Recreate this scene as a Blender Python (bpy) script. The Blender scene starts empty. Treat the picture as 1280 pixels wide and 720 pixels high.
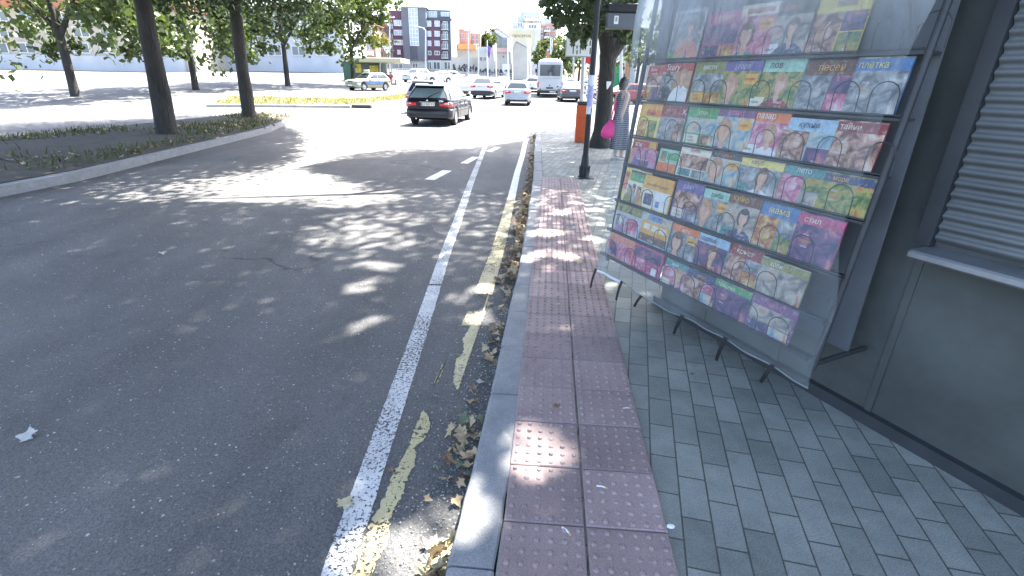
import bpy, math, random
import numpy as np
from mathutils import Vector, Matrix
rng = random.Random(7)
nr = np.random.default_rng(11)
R = math.radians
scene = bpy.context.scene
col = scene.collection
# ---------------------------------------------------------------- camera model
F = 620.0; PITCH = R(22.7); RHO = R(1.1); EYE = 1.5
sp, cp, sr, cr = math.sin(PITCH), math.cos(PITCH), math.sin(RHO), math.cos(RHO)
FWD = Vector((0, cp, -sp)); U0 = Vector((0, sp, cp))
RIGHT = Vector((cr, 0, 0)) + U0*sr
UP = U0*cr - Vector((sr, 0, 0))
cam_d = bpy.data.cameras.new('camera'); cam = bpy.data.objects.new('camera', cam_d); col.objects.link(cam)
m = Matrix((RIGHT, UP, -FWD)).transposed().to_4x4(); m.translation = Vector((0, 0, EYE)); cam.matrix_world = m
cam_d.sensor_width = 36; cam_d.lens = 36*F/1280; cam_d.clip_end = 2000; cam_d.clip_start = .05
scene.camera = cam

def hz(x, y):
    h = .00035*max(0, min(y, 110)-20)**2
    s = max(0, min(1, (y-25)/20))
    return h + .045*max(0, min(-x-6, 20))*s
def ray(px, py): return FWD + RIGHT*((px-640)/F) + UP*((360-py)/F)
def at(px, py, z=0.0):
    d = ray(px, py); t = (z-EYE)/d.z
    return Vector((d.x*t, d.y*t, z))
def onY(px, py, Y):
    d = ray(px, py); t = Y/d.y
    return Vector((d.x*t, Y, EYE+d.z*t))
def gx(px, Y, z0=-.12):          # ground point seen at column px on the plane y = Y
    x = 0
    for _ in range(6):
        z = z0+hz(x, Y); v = Vector((0, Y, z-EYE))
        # solve column: (v+x*X).RIGHT / (v+x*X).FWD = (px-640)/F
        k = (px-640)/F
        x = (k*v.dot(FWD) - v.dot(RIGHT))/(RIGHT.x - k*FWD.x)
    return Vector((x, Y, z0+hz(x, Y)))
def projpx(P):
    v = P - np.array([0, 0, EYE])
    f = v@np.array(FWD)
    return 640+F*(v@np.array(RIGHT))/f, 360-F*(v@np.array(UP))/f, f
# ---------------------------------------------------------------- sun
SUN_EL, SUN_AZ = R(58), R(32)
SUN = Vector((math.sin(SUN_AZ)*math.cos(SUN_EL), math.cos(SUN_AZ)*math.cos(SUN_EL), math.sin(SUN_EL)))
SHX, SHY = -SUN.x/SUN.z, -SUN.y/SUN.z
# ---------------------------------------------------------------- materials
def lin(h):
    h = h.lstrip('#'); o = []
    for i in (0, 2, 4):
        c = int(h[i:i+2], 16)/255
        o.append(c/12.92 if c <= .04045 else ((c+.055)/1.055)**2.4)
    return tuple(o)
MATS = {}
def nodes(name):
    m = bpy.data.materials.new(name); m.use_nodes = True
    nt = m.node_tree; b = nt.nodes['Principled BSDF']
    return m, nt, b
def N(nt, t, **k):
    n = nt.nodes.new(t)
    for a, v in k.items(): setattr(n, a, v)
    return n
def ramp(nt, src, stops):
    r = N(nt, 'ShaderNodeValToRGB'); nt.links.new(src, r.inputs[0])
    e = r.color_ramp.elements
    while len(e) < len(stops): e.new(.5)
    for el, (p, c) in zip(e, stops):
        el.position = p; el.color = (*c, 1) if len(c) == 3 else c
    return r.outputs[0]
def mixc(nt, fac, a, b, mode='MIX'):
    n = N(nt, 'ShaderNodeMix', data_type='RGBA', blend_type=mode)
    for i, v in ((0, fac), (6, a), (7, b)):
        if hasattr(v, 'links'): nt.links.new(v, n.inputs[i])
        elif i == 0: n.inputs[0].default_value = v
        else: n.inputs[i].default_value = (*v, 1)
    return n.outputs[2]
def tex(nt, kind, scale, coord='Object', map_rot=None, map_scale=None, **k):
    tc = N(nt, 'ShaderNodeTexCoord'); src = tc.outputs[coord]
    if map_rot or map_scale:
        mp = N(nt, 'ShaderNodeMapping'); nt.links.new(src, mp.inputs[0])
        if map_rot: mp.inputs['Rotation'].default_value = map_rot
        if map_scale: mp.inputs['Scale'].default_value = map_scale
        src = mp.outputs[0]
    t = N(nt, kind); nt.links.new(src, t.inputs['Vector']); t.inputs['Scale'].default_value = scale
    for a, v in k.items():
        if a in t.inputs: t.inputs[a].default_value = v
        else: setattr(t, a, v)
    return t
def bump(nt, b, h, dist, strength=1.0, prev=None):
    n = N(nt, 'ShaderNodeBump'); nt.links.new(h, n.inputs['Height'])
    n.inputs['Distance'].default_value = dist; n.inputs['Strength'].default_value = strength
    if prev is not None: nt.links.new(prev, n.inputs['Normal'])
    nt.links.new(n.outputs[0], b.inputs['Normal']); return n.outputs[0]
def mat(name, color, rough=.6, metal=0, var=.12, scale=6, bmp=0, spec=.5, coat=0, emit=0):
    if name in MATS: return MATS[name]
    if isinstance(color, str): color = lin(color)
    m, nt, b = nodes(name)
    t = tex(nt, 'ShaderNodeTexNoise', scale, Detail=5.0, Roughness=.6)
    lo = tuple(max(0, c*(1-var)) for c in color); hi = tuple(min(1, c*(1+var)) for c in color)
    nt.links.new(ramp(nt, t.outputs['Fac'], [(.3, lo), (.7, hi)]), b.inputs['Base Color'])
    b.inputs['Roughness'].default_value = rough; b.inputs['Metallic'].default_value = metal
    b.inputs['Specular IOR Level'].default_value = spec; b.inputs['Coat Weight'].default_value = coat
    if bmp:
        t2 = tex(nt, 'ShaderNodeTexNoise', scale*8, Detail=4.0); bump(nt, b, t2.outputs['Fac'], bmp)
    MATS[name] = m; return m
def glass(name, tint, rough=.04):
    m = mat(name, tint, rough, 0, .05, 3, spec=.9, coat=.3); return m
def paint(name, c): return mat(name, c, .30, .25 if max(c) > .2 else 0, .04, 3, spec=.5 if max(c) > .2 else .35, coat=.6 if max(c) > .2 else .25)
# ---------------------------------------------------------------- mesh builder
class MB:
    def __init__(s): s.v = []; s.f = []; s.m = []; s.sm = []
    def add(s, vs, fs, mi=0, smooth=False, M=None):
        o = len(s.v)
        if M is not None: vs = [M @ Vector(p) for p in vs]
        s.v += [tuple(p) for p in vs]; s.f += [tuple(i+o for i in f) for f in fs]
        s.m += [mi]*len(fs); s.sm += [smooth]*len(fs); return s
    def box(s, c, size, mi=0, M=None, bev=0.0, taper=1.0):
        hx, hy, hzz = (d/2 for d in size); cx, cy, cz = c
        if bev <= 0:
            vs = [(cx+a*hx*(taper if k > 0 else 1), cy+b*hy*(taper if k > 0 else 1), cz+k*hzz) for k in (-1, 1) for a, b in ((-1, -1), (1, -1), (1, 1), (-1, 1))]
            return s.add(vs, [(3, 2, 1, 0), (4, 5, 6, 7), (0, 1, 5, 4), (1, 2, 6, 5), (2, 3, 7, 6), (3, 0, 4, 7)], mi, False, M)
        rings = []
        prof = [(-hzz, bev), (-hzz+bev, 0), (hzz-bev, 0), (hzz, bev)]
        for z, ins in prof:
            tp = 1+(taper-1)*(z+hzz)/(2*hzz)
            a, b = hx*tp-ins, hy*tp-ins; q = bev*.9
            rings.append([(cx+x, cy+y, cz+z) for x, y in ((-a+q, -b), (a-q, -b), (a, -b+q), (a, b-q), (a-q, b), (-a+q, b), (-a, b-q), (-a, -b+q))])
        return s.loft(rings, mi, cap=True, M=M)
    def loft(s, rings, mi=0, cap=False, smooth=False, closed=True, M=None):
        n = len(rings[0]); vs = [p for r in rings for p in r]; fs = []
        for i in range(len(rings)-1):
            for j in range(n if closed else n-1):
                k = (j+1) % n
                fs.append((i*n+j, i*n+k, (i+1)*n+k, (i+1)*n+j))
        s.add(vs, fs, mi, smooth, M)
        if cap:
            s.add(rings[0], [tuple(range(n))[::-1]], mi, False, M); s.add(rings[-1], [tuple(range(n))], mi, False, M)
        return s
    def tube(s, pts, rad, n=8, mi=0, smooth=True, cap=True):
        pts = [Vector(p) for p in pts]; rings = []
        if not hasattr(rad, '__len__'): rad = [rad]*len(pts)
        ref = None
        for i, p in enumerate(pts):
            d = (pts[min(i+1, len(pts)-1)]-pts[max(i-1, 0)]).normalized()
            if ref is None: ref = Vector((1, 0, 0)) if abs(d.x) < .8 else Vector((0, 1, 0))
            a = (ref - d*ref.dot(d)).normalized(); b = d.cross(a); ref = a
            rings.append([p+(a*math.cos(6.28318*k/n)+b*math.sin(6.28318*k/n))*rad[i] for k in range(n)])
        return s.loft(rings, mi, cap, smooth)
    def lathe(s, prof, n=24, mi=0, M=None, smooth=True):   # prof: (r, z) about local Z
        rings = [[(r*math.cos(6.28318*k/n), r*math.sin(6.28318*k/n), z) for k in range(n)] for r, z in prof]
        return s.loft(rings, mi, True, smooth, True, M)
    def prism(s, poly, z0, z1, mi=0, M=None):
        n = len(poly); vs = [(x, y, z0) for x, y in poly]+[(x, y, z1) for x, y in poly]
        fs = [tuple(range(n))[::-1], tuple(range(n, 2*n))]+[(i, (i+1) % n, n+(i+1) % n, n+i) for i in range(n)]
        return s.add(vs, fs, mi, False, M)
    def quad(s, a, b, c, d, mi=0): return s.add([a, b, c, d], [(0, 1, 2, 3)], mi)
    def poly(s, pts, mi=0): return s.add(pts, [tuple(range(len(pts)))], mi)
    def ball(s, c, r, n=10, mi=0, M=None):
        c = Vector(c); r = (r, r, r) if not hasattr(r, '__len__') else r
        rings = []
        for i in range(1, n):
            t = math.pi*i/n
            rings.append([(c.x+r[0]*math.sin(t)*math.cos(6.28318*k/(2*n)), c.y+r[1]*math.sin(t)*math.sin(6.28318*k/(2*n)), c.z-r[2]*math.cos(t)) for k in range(2*n)])
        return s.loft(rings, mi, True, True, True, M)
    def build(s, name, mats, parent=None, world=False):
        me = bpy.data.meshes.new(name)
        vs = s.v
        if world and parent is not None:
            o = parent.location; vs = [(p[0]-o.x, p[1]-o.y, p[2]-o.z) for p in vs]
        me.from_pydata(vs, [], s.f)
        for mm in (mats if isinstance(mats, (list, tuple)) else [mats]): me.materials.append(mm)
        me.polygons.foreach_set('material_index', s.m); me.polygons.foreach_set('use_smooth', s.sm)
        me.update()
        ob = bpy.data.objects.new(name, me); col.objects.link(ob)
        if parent is not None: ob.parent = parent
        return ob
def tag(o, label, cat, group=None, kind=None):
    if label: o['label'] = label
    if cat: o['category'] = cat
    if group: o['group'] = group
    if kind: o['kind'] = kind
    return o
def struct(o): o['kind'] = 'structure'; return o
def stuff(o, label, cat): return tag(o, label, cat, None, 'stuff')
def empty(name, loc, yaw=0, label=None, cat=None, group=None):
    o = bpy.data.objects.new(name, None); col.objects.link(o); o.location = loc; o.rotation_euler = (0, 0, yaw)
    o.empty_display_size = .1
    return tag(o, label, cat, group)
def text(name, s, size, mt, parent, M, align='CENTER', sx=1.0):
    c = bpy.data.curves.new(name, 'FONT'); c.body = s; c.size = size; c.align_x = align; c.align_y = 'CENTER'; c.extrude = size*.004; c.resolution_u = 3
    tmp = bpy.data.objects.new('tmp', c); col.objects.link(tmp)
    dg = bpy.context.evaluated_depsgraph_get(); me = bpy.data.meshes.new_from_object(tmp.evaluated_get(dg))
    bpy.data.objects.remove(tmp); bpy.data.curves.remove(c)
    me.transform(M @ Matrix.Diagonal((sx, 1, 1, 1))); me.name = name; me.materials.clear(); me.materials.append(mt)
    ob = bpy.data.objects.new(name, me); col.objects.link(ob); ob.parent = parent; return ob
def basis(o, x, y):
    x = Vector(x).normalized(); y = Vector(y).normalized(); z = x.cross(y)
    m = Matrix((x, y, z)).transposed().to_4x4(); m.translation = Vector(o); return m
def skin(name, verts, edges, radii, mt, parent, sub=2):
    me = bpy.data.meshes.new(name); me.from_pydata(verts, edges, [])
    tmp = bpy.data.objects.new('tmp', me); col.objects.link(tmp)
    md = tmp.modifiers.new('s', 'SKIN'); md.use_smooth_shade = True
    for i, r in enumerate(radii):
        d = me.skin_vertices[0].data[i]; d.radius = (r, r) if not hasattr(r, '__len__') else r; d.use_root = (i == 0)
    sb = tmp.modifiers.new('b', 'SUBSURF'); sb.levels = sb.render_levels = sub
    dg = bpy.context.evaluated_depsgraph_get(); out = bpy.data.meshes.new_from_object(tmp.evaluated_get(dg))
    bpy.data.objects.remove(tmp); out.name = name; out.materials.clear(); out.materials.append(mt)
    ob = bpy.data.objects.new(name, out); col.objects.link(ob); ob.parent = parent
    return ob
# ---------------------------------------------------------------- world, sun, colour
w = bpy.data.worlds.new('World'); scene.world = w; w.use_nodes = True
sky = w.node_tree.nodes.new('ShaderNodeTexSky'); sky.sky_type = 'NISHITA'; sky.sun_disc = False
sky.sun_elevation = SUN_EL; sky.sun_rotation = SUN_AZ; sky.dust_density = 3.2; sky.air_density = .9; sky.ozone_density = .8
bg = w.node_tree.nodes['Background']; w.node_tree.links.new(sky.outputs[0], bg.inputs[0]); bg.inputs[1].default_value = .13
sd = bpy.data.lights.new('sun', 'SUN'); sd.energy = 4.6; sd.angle = R(.53); sd.color = (1, .95, .87)
so = bpy.data.objects.new('sun', sd); col.objects.link(so); so.rotation_euler = SUN.to_track_quat('Z', 'Y').to_euler(); so.location = (10, 20, 40)
vs_ = scene.view_settings; vs_.view_transform = 'Standard'; vs_.look = 'None'; vs_.gamma = 1; vs_.exposure = 2.92
scene.cycles.max_bounces = 8; scene.cycles.transparent_max_bounces = 12
scene.cycles.use_denoising = True
# ================================================================ GROUND, ROAD, KERB, PAVEMENT
ZR = -.12
def asphalt():
    m, nt, b = nodes('asphalt')
    big = tex(nt, 'ShaderNodeTexNoise', .55, Detail=6.0, Roughness=.62)
    base = ramp(nt, big.outputs['Fac'], [(.3, (.077, .077, .077)), (.7, (.118, .117, .115))])
    fine = tex(nt, 'ShaderNodeTexNoise', 130, Detail=3.0, Roughness=.7)
    base = mixc(nt, .75, base, ramp(nt, fine.outputs['Fac'], [(.32, (.25, .25, .25)), (.68, (.9, .9, .9))]), 'OVERLAY')
    vo = tex(nt, 'ShaderNodeTexVoronoi', 62, Randomness=1.0)
    sp_ = ramp(nt, vo.outputs['Color'], [(.80, (0, 0, 0)), (.9, (1, 1, 1))])
    dist = ramp(nt, vo.outputs['Distance'], [(.22, (1, 1, 1)), (.34, (0, 0, 0))])
    f = mixc(nt, 1.0, sp_, dist, 'MULTIPLY')
    base = mixc(nt, f, base, (.30, .29, .28))
    vo2 = tex(nt, 'ShaderNodeTexVoronoi', 26, Randomness=1.0)
    f2 = mixc(nt, 1.0, ramp(nt, vo2.outputs['Color'], [(.80, (0, 0, 0)), (.84, (1, 1, 1))]), ramp(nt, vo2.outputs['Distance'], [(.12, (1, 1, 1)), (.2, (0, 0, 0))]), 'MULTIPLY')
    base = mixc(nt, f2, base, (.40, .38, .35))
    st = tex(nt, 'ShaderNodeTexNoise', 1.7, Detail=7.0, Roughness=.7)
    base = mixc(nt, ramp(nt, st.outputs['Fac'], [(.56, (0, 0, 0)), (.72, (.5, .5, .5))]), base, (.042, .042, .044))
    wt = tex(nt, 'ShaderNodeTexNoise', 1.1, map_scale=(1.3, .06, 1), Detail=3.0)       # wheel tracks run along the road
    base = mixc(nt, .5, base, ramp(nt, wt.outputs['Fac'], [(.35, (.36, .36, .36)), (.65, (.62, .62, .62))]), 'OVERLAY')
    ws = tex(nt, 'ShaderNodeTexNoise', 2.5, Detail=4.0); tc = N(nt, 'ShaderNodeTexCoord'); ad = N(nt, 'ShaderNodeVectorMath', operation='ADD'); sc = N(nt, 'ShaderNodeVectorMath', operation='SCALE'); sc.inputs['Scale'].default_value = .5
    nt.links.new(ws.outputs['Color'], sc.inputs[0]); nt.links.new(tc.outputs['Object'], ad.inputs[0]); nt.links.new(sc.outputs[0], ad.inputs[1])
    cr_ = N(nt, 'ShaderNodeTexVoronoi', feature='DISTANCE_TO_EDGE'); cr_.inputs['Scale'].default_value = .34; nt.links.new(ad.outputs[0], cr_.inputs['Vector'])
    msk = tex(nt, 'ShaderNodeTexNoise', .5, Detail=2.0)
    base = mixc(nt, mixc(nt, 1, ramp(nt, cr_.outputs['Distance'], [(.002, (.8, .8, .8)), (.006, (0, 0, 0))]), ramp(nt, msk.outputs['Fac'], [(.5, (0, 0, 0)), (.56, (1, 1, 1))]), 'MULTIPLY'), base, (.03, .03, .03))
    oil = tex(nt, 'ShaderNodeTexNoise', .9, Detail=2.0, Roughness=.5)
    base = mixc(nt, ramp(nt, oil.outputs['Fac'], [(.66, (0, 0, 0)), (.74, (.35, .35, .35))]), base, (.03, .03, .031))
    nt.links.new(base, b.inputs['Base Color']); b.inputs['Roughness'].default_value = .82
    n1 = bump(nt, b, fine.outputs['Fac'], .007, 1.0)
    bump(nt, b, vo.outputs['Distance'], .006, .8, n1)
    return m
M_ASPH = asphalt()
M_EARTH = mat('dry_earth', (.20, .17, .12), .9, var=.3, scale=.8, bmp=.02)
def sheet(name, xs, ys, z0, m):
    b = MB(); nx = len(xs)
    b.add([(x, y, z0+hz(x, y)) for y in ys for x in xs], [(j*nx+i, j*nx+i+1, (j+1)*nx+i+1, (j+1)*nx+i) for j in range(len(ys)-1) for i in range(nx-1)], 0, True)
    return struct(b.build(name, m))
fr = lambda a, b, n: [a+(b-a)*i/n for i in range(n+1)]
sheet('ground', [-600, -200, -80]+fr(-60, 60, 40)+[80, 200, 600], [-200, -40]+fr(-20, 120, 56)+[200, 400, 900], -.17, M_EARTH)
sheet('road', fr(-45, 60, 42), fr(-20, 106, 63), ZR, M_ASPH)
# kerb line (outer / inner edge at pavement level)
KO = [(-.95, -8), (-.54, -3), (-.30, 0), (-.203, 1.144), (-.137, 1.78), (-.035, 3.02), (.045, 3.94), (.137, 5.31), (.32, 8.4), (.475, 12.4), (.55, 14.0), (.66, 16.0), (.80, 17.4), (1.06, 18.4), (1.5, 19.0), (2.3, 19.3), (4, 19.45), (9, 19.5), (25, 19.6)]
def resample(P, step):
    P = [Vector(p) for p in P]; out = [P[0].copy()]; acc = 0
    for a, b in zip(P[:-1], P[1:]):
        L = (b-a).length; d = step-acc
        while d <= L: out.append(a+(b-a)*(d/L)); d += step
        acc = L-(d-step)
    return out
KP = resample(KO, .1)
def norm_at(P, i):
    d = (P[min(i+1, len(P)-1)]-P[max(i-1, 0)]).normalized(); return Vector((d.y, -d.x))
KW = .165
KI = [KP[i]+norm_at(KP, i)*KW for i in range(len(KP))]
def concrete(name, c, sc=9):
    m, nt, b = nodes(name)
    t = tex(nt, 'ShaderNodeTexNoise', sc, Detail=8.0, Roughness=.65)
    c0 = ramp(nt, t.outputs['Fac'], [(.3, tuple(x*.78 for x in c)), (.7, tuple(x*1.12 for x in c))])
    st = tex(nt, 'ShaderNodeTexNoise', 1.3, Detail=6.0, Roughness=.7)
    c0 = mixc(nt, ramp(nt, st.outputs['Fac'], [(.5, (0, 0, 0)), (.75, (.55, .55, .55))]), c0, tuple(x*.55 for x in c))
    vo = tex(nt, 'ShaderNodeTexNoise', 190, Detail=2.0)
    c0 = mixc(nt, .35, c0, ramp(nt, vo.outputs['Fac'], [(.3, (.2, .2, .2)), (.7, (.85, .85, .85))]), 'OVERLAY')
    nt.links.new(c0, b.inputs['Base Color']); b.inputs['Roughness'].default_value = .8
    bump(nt, b, vo.outputs['Fac'], .0012)
    return m
M_KERB = concrete('kerb_concrete', (.25, .255, .26))
z_near = lambda y: y < 9
kb = MB(); i = 0
seglen = 5
ofs = 2
while i < len(KP)-2:
    j = min(i+(ofs if i == 0 else seglen), len(KP)-1); rings = []
    dz = rng.uniform(-.003, .003); dx = rng.uniform(-.003, .003)
    for k in range(i, j+1):
        t = 0
        if k == i: t = .003+rng.uniform(0, .003)
        if k == j: t = -.004
        d = (KP[min(k+1, len(KP)-1)]-KP[max(k-1, 0)]).normalized(); n = norm_at(KP, k)
        o = KP[k]+d*t+n*dx
        q = lambda u, z: (o.x+n.x*(u+jt[0]), o.y+n.y*(u+jt[0]), z+dz+jt[1]); jt = (rng.gauss(0, .0016), rng.gauss(0, .0012)) if z_near(o.y) else (0, 0)
        rings.append([q(0, -.2), q(0, -.018), q(.006, -.006), q(.018, .002), q(KW-.012, .004), q(KW-.004, -.002), q(KW-.004, -.2)])
    kb.loft(rings, 0, True, False); i = j
struct(kb.build('kerb', M_KERB))
# grass-grey block pavement
def pavers():
    m, nt, b = nodes('paver_blocks')
    def br(rot):
        t = tex(nt, 'ShaderNodeTexBrick', 1.0, map_rot=(0, 0, rot))
        t.inputs['Brick Width'].default_value = .215; t.inputs['Row Height'].default_value = .108; t.inputs['Mortar Size'].default_value = .0035; t.inputs['Mortar Smooth'].default_value = .5
        t.inputs['Bias'].default_value = 0; t.offset = .5
        t.inputs['Color1'].default_value = (.170, .184, .168, 1); t.inputs['Color2'].default_value = (.255, .268, .245, 1); t.inputs['Mortar'].default_value = (.085, .088, .076, 1)
        return t
    t = br(R(90)-R(-13))
    n = tex(nt, 'ShaderNodeTexNoise', 3.0, Detail=8.0, Roughness=.7)
    c = mixc(nt, .55, t.outputs['Color'], ramp(nt, n.outputs['Fac'], [(.3, (.3, .3, .3)), (.72, (.78, .76, .72))]), 'OVERLAY')
    n2 = tex(nt, 'ShaderNodeTexNoise', 160, Detail=2.0)
    c = mixc(nt, .4, c, ramp(nt, n2.outputs['Fac'], [(.3, (.25, .25, .25)), (.7, (.8, .8, .8))]), 'OVERLAY')
    gum = tex(nt, 'ShaderNodeTexVoronoi', 2.6, Randomness=1.0)
    c = mixc(nt, ramp(nt, gum.outputs['Distance'], [(.030, (.7, .7, .7)), (.040, (0, 0, 0))]), c, (.07, .07, .066))
    ds = tex(nt, 'ShaderNodeTexNoise', .9, Detail=7.0, Roughness=.75)
    c = mixc(nt, ramp(nt, ds.outputs['Fac'], [(.52, (0, 0, 0)), (.7, (.6, .6, .6))]), c, (.085, .082, .070))
    nt.links.new(c, b.inputs['Base Color']); b.inputs['Roughness'].default_value = .78
    inv = N(nt, 'ShaderNodeMath', operation='SUBTRACT'); inv.inputs[0].default_value = 1; nt.links.new(t.outputs['Fac'], inv.inputs[1])
    n1 = bump(nt, b, inv.outputs[0], .006, 1.0); n4 = tex(nt, 'ShaderNodeTexNoise', 5, Detail=2.0); n1 = bump(nt, b, n4.outputs['Fac'], .012, 1.0, n1); bump(nt, b, n2.outputs['Fac'], .0012, 1, n1)
    return m
M_PAV = pavers()
pv = MB()
inner = [(p.x, p.y) for p in KI[::3]]
vs = []
for x, y in inner: vs.append((x, y))
pv.prism([(x, y) for x, y in vs]+[(25, 19.4), (25, -8)], -.16, 0.0)
struct(pv.build('pavement', M_PAV))
# tactile path : two rows of domed slabs
def tile_mat():
    m, nt, b = nodes('red_tactile_slab')
    t = tex(nt, 'ShaderNodeTexNoise', 2.2, Detail=8.0, Roughness=.7)
    c = ramp(nt, t.outputs['Fac'], [(.3, (.228, .170, .165)), (.7, (.335, .264, .252))])
    oi = N(nt, 'ShaderNodeVertexColor'); oi.layer_name = 'tone'
    c = mixc(nt, .6, c, oi.outputs[0], 'OVERLAY')
    n2 = tex(nt, 'ShaderNodeTexNoise', 170, Detail=3.0)
    c = mixc(nt, .45, c, ramp(nt, n2.outputs['Fac'], [(.3, (.25, .25, .25)), (.7, (.8, .8, .8))]), 'OVERLAY')
    nt.links.new(c, b.inputs['Base Color']); b.inputs['Roughness'].default_value = .72
    st = tex(nt, 'ShaderNodeTexNoise', 1.6, Detail=7.0, Roughness=.75)
    c2 = mixc(nt, ramp(nt, st.outputs['Fac'], [(.52, (0, 0, 0)), (.72, (.55, .55, .55))]), c, (.11, .092, .088)); nt.links.new(c2, b.inputs['Base Color'])
    bump(nt, b, n2.outputs['Fac'], .001)
    return m
M_TILE = tile_mat()
tm = MB(); TD = Vector((.0684, 1, 0)).normalized(); TN = Vector((TD.y, -TD.x, 0))
T0 = Vector((.2825, 1.329, 0)); tones = []
TL = .2935
for k in range(-9, 24):
    for side in (0, 1):
        c0 = T0+TD*(TL*k)
        nf0 = len(tm.f)
        xo = -.2985 if side == 0 else .0015
        zt = .012+rng.uniform(-.0015, .0015); g = .0026
        tx_, ty_ = rng.uniform(-.006, .006), rng.uniform(-.006, .006)
        def P(u, v, z): return c0+TN*(xo+u)+TD*v+Vector((0, 0, z+tx_*u+ty_*v))
        W_ = .297
        o = [(g, g), (W_-g, g), (W_-g, TL-g), (g, TL-g)]; q = [(g+.004, g+.004), (W_-g-.004, g+.004), (W_-g-.004, TL-g-.004), (g+.004, TL-g-.004)]
        r0 = [P(u, v, -.01) for u, v in o]; r1 = [P(u, v, zt-.004) for u, v in o]; r2 = [P(u, v, zt) for u, v in q]
        tm.loft([r0, r1, r2], 0); tm.add(r2, [(0, 1, 2, 3)])
        if c0.y > -.4:
            bars = c0.y > 6.3
            for a in range(6):
                for bb in range(6):
                    u, v = W_*(a+.5)/6, TL*(bb+.5)/6
                    if rng.random() < .03: continue
                    rr = .0115*rng.uniform(.88, 1.08); hh = .0095*rng.uniform(.45, 1.05); n = 8 if c0.y < 4 else 6
                    if bars:
                        if bb % 3: continue
                        tm.add([P(u-.012, v-.02, zt-.001), P(u+.012, v-.02, zt-.001), P(u+.012, v+.11, zt-.001), P(u-.012, v+.11, zt-.001), P(u-.008, v-.016, zt+.005), P(u+.008, v-.016, zt+.005), P(u+.008, v+.106, zt+.005), P(u-.008, v+.106, zt+.005)],
                               [(4, 5, 6, 7), (0, 1, 5, 4), (1, 2, 6, 5), (2, 3, 7, 6), (3, 0, 4, 7)]); continue
                    rings = [[P(u+rr*f_*math.cos(6.283*e/n), v+rr*f_*math.sin(6.283*e/n), zt+h_*hh-.0005) for e in range(n)] for f_, h_ in ((1, 0), (.86, .62), (.5, 1))]
                    tm.loft(rings, 0, False, True); tm.add(rings[-1], [tuple(range(n))], 0, True)
        tn = rng.uniform(.36, .62); tones.append((nf0, len(tm.f), (tn*1.03, tn*.99, tn*1.0)))
to = tm.build('tactile_path', M_TILE); struct(to)
ca = to.data.color_attributes.new('tone', 'FLOAT_COLOR', 'CORNER'); arr = np.ones((len(to.data.loops), 4), dtype=np.float32)*.5
for a, b_, c in tones:
    l0 = to.data.polygons[a].loop_start; lp = to.data.polygons[b_-1]; arr[l0:lp.loop_start+lp.loop_total, :3] = c
ca.data.foreach_set('color', arr.ravel())
# ---- paint on the road (UV: u across 0..1, v along in metres)
def road_paint(name, c, wear, edge=.06, scale=55):
    m, nt, b = nodes(name)
    uv = N(nt, 'ShaderNodeUVMap'); sep = N(nt, 'ShaderNodeSeparateXYZ'); nt.links.new(uv.outputs[0], sep.inputs[0])
    def mth(op, a, b2=None):
        n = N(nt, 'ShaderNodeMath', operation=op)
        for i_, v in ((0, a), (1, b2)):
            if v is None: continue
            if hasattr(v, 'links'): nt.links.new(v, n.inputs[i_])
            else: n.inputs[i_].default_value = v
        return n.outputs[0]
    d = mth('MINIMUM', sep.outputs[0], mth('SUBTRACT', 1.0, sep.outputs[0]))
    n1 = tex(nt, 'ShaderNodeTexNoise', 16, Detail=6.0, Roughness=.7)
    n2 = tex(nt, 'ShaderNodeTexNoise', scale*1.6, Detail=3.0, Roughness=.75)
    n3 = tex(nt, 'ShaderNodeTexNoise', 2.3, Detail=4.0)
    e = mth('GREATER_THAN', mth('ADD', d, mth('MULTIPLY', mth('SUBTRACT', n1.outputs['Fac'], .5), edge*2.2)), edge)
    s_ = mth('ADD', n2.outputs['Fac'], mth('MULTIPLY', mth('SUBTRACT', n3.outputs['Fac'], .5), .35))
    a = mth('MULTIPLY', e, mth('GREATER_THAN', s_, wear))
    t = tex(nt, 'ShaderNodeTexNoise', 7, Detail=6.0, Roughness=.7)
    nt.links.new(ramp(nt, t.outputs['Fac'], [(.3, tuple(x*.72 for x in c)), (.7, c)]), b.inputs['Base Color'])
    b.inputs['Roughness'].default_value = .7
    nt.links.new(a, b.inputs['Alpha'])
    return m
M_WHITE = road_paint('worn_white_paint', (.62, .63, .63), .455, .07, 38)
M_WHITE2 = road_paint('white_paint', (.78, .78, .77), .24, .04)
M_YEL = road_paint('worn_yellow_paint', (.56, .49, .27), .425, .07, 40)
M_YEL2 = road_paint('worn_cream_paint', (.60, .53, .32), .405, .08, 36)
def strip(name, pts, wid, m, z=ZR+.004):
    P = [Vector(p) for p in pts]; P = resample([tuple(p) for p in P], .2)+[Vector(pts[-1])]
    b = MB(); vs = []; uvs = []; L = 0
    for i, p in enumerate(P):
        n = norm_at(P, i); w_ = wid(p.y) if callable(wid) else wid
        if i: L += (P[i]-P[i-1]).length
        for s_, u in ((-.5, 0), (.5, 1)):
            q = p+n*w_*s_; vs.append((q.x, q.y, z+hz(q.x, q.y))); uvs.append((u, L))
    b.add(vs, [(2*i, 2*i+1, 2*i+3, 2*i+2) for i in range(len(P)-1)])
    o = b.build(name, m); ul = o.data.uv_layers.new(name='UVMap')
    for l in o.data.loops: ul.data[l.index].uv = uvs[l.vertex_index]
    return struct(o)
def patch(name, poly, m, z=ZR+.0045):
    b = MB(); b.add([(x, y, z) for x, y in poly], [tuple(range(len(poly)))])
    o = b.build(name, m); ul = o.data.uv_layers.new(name='UVMap')
    for l in o.data.loops: ul.data[l.index].uv = (.5, poly[l.vertex_index][1])
    return struct(o)
strip('lane_line', [(-.60, -6), (-.60, 1.2), (-.612, 1.8), (-.632, 3.0), (-.655, 3.885)], .126, M_WHITE)
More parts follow.
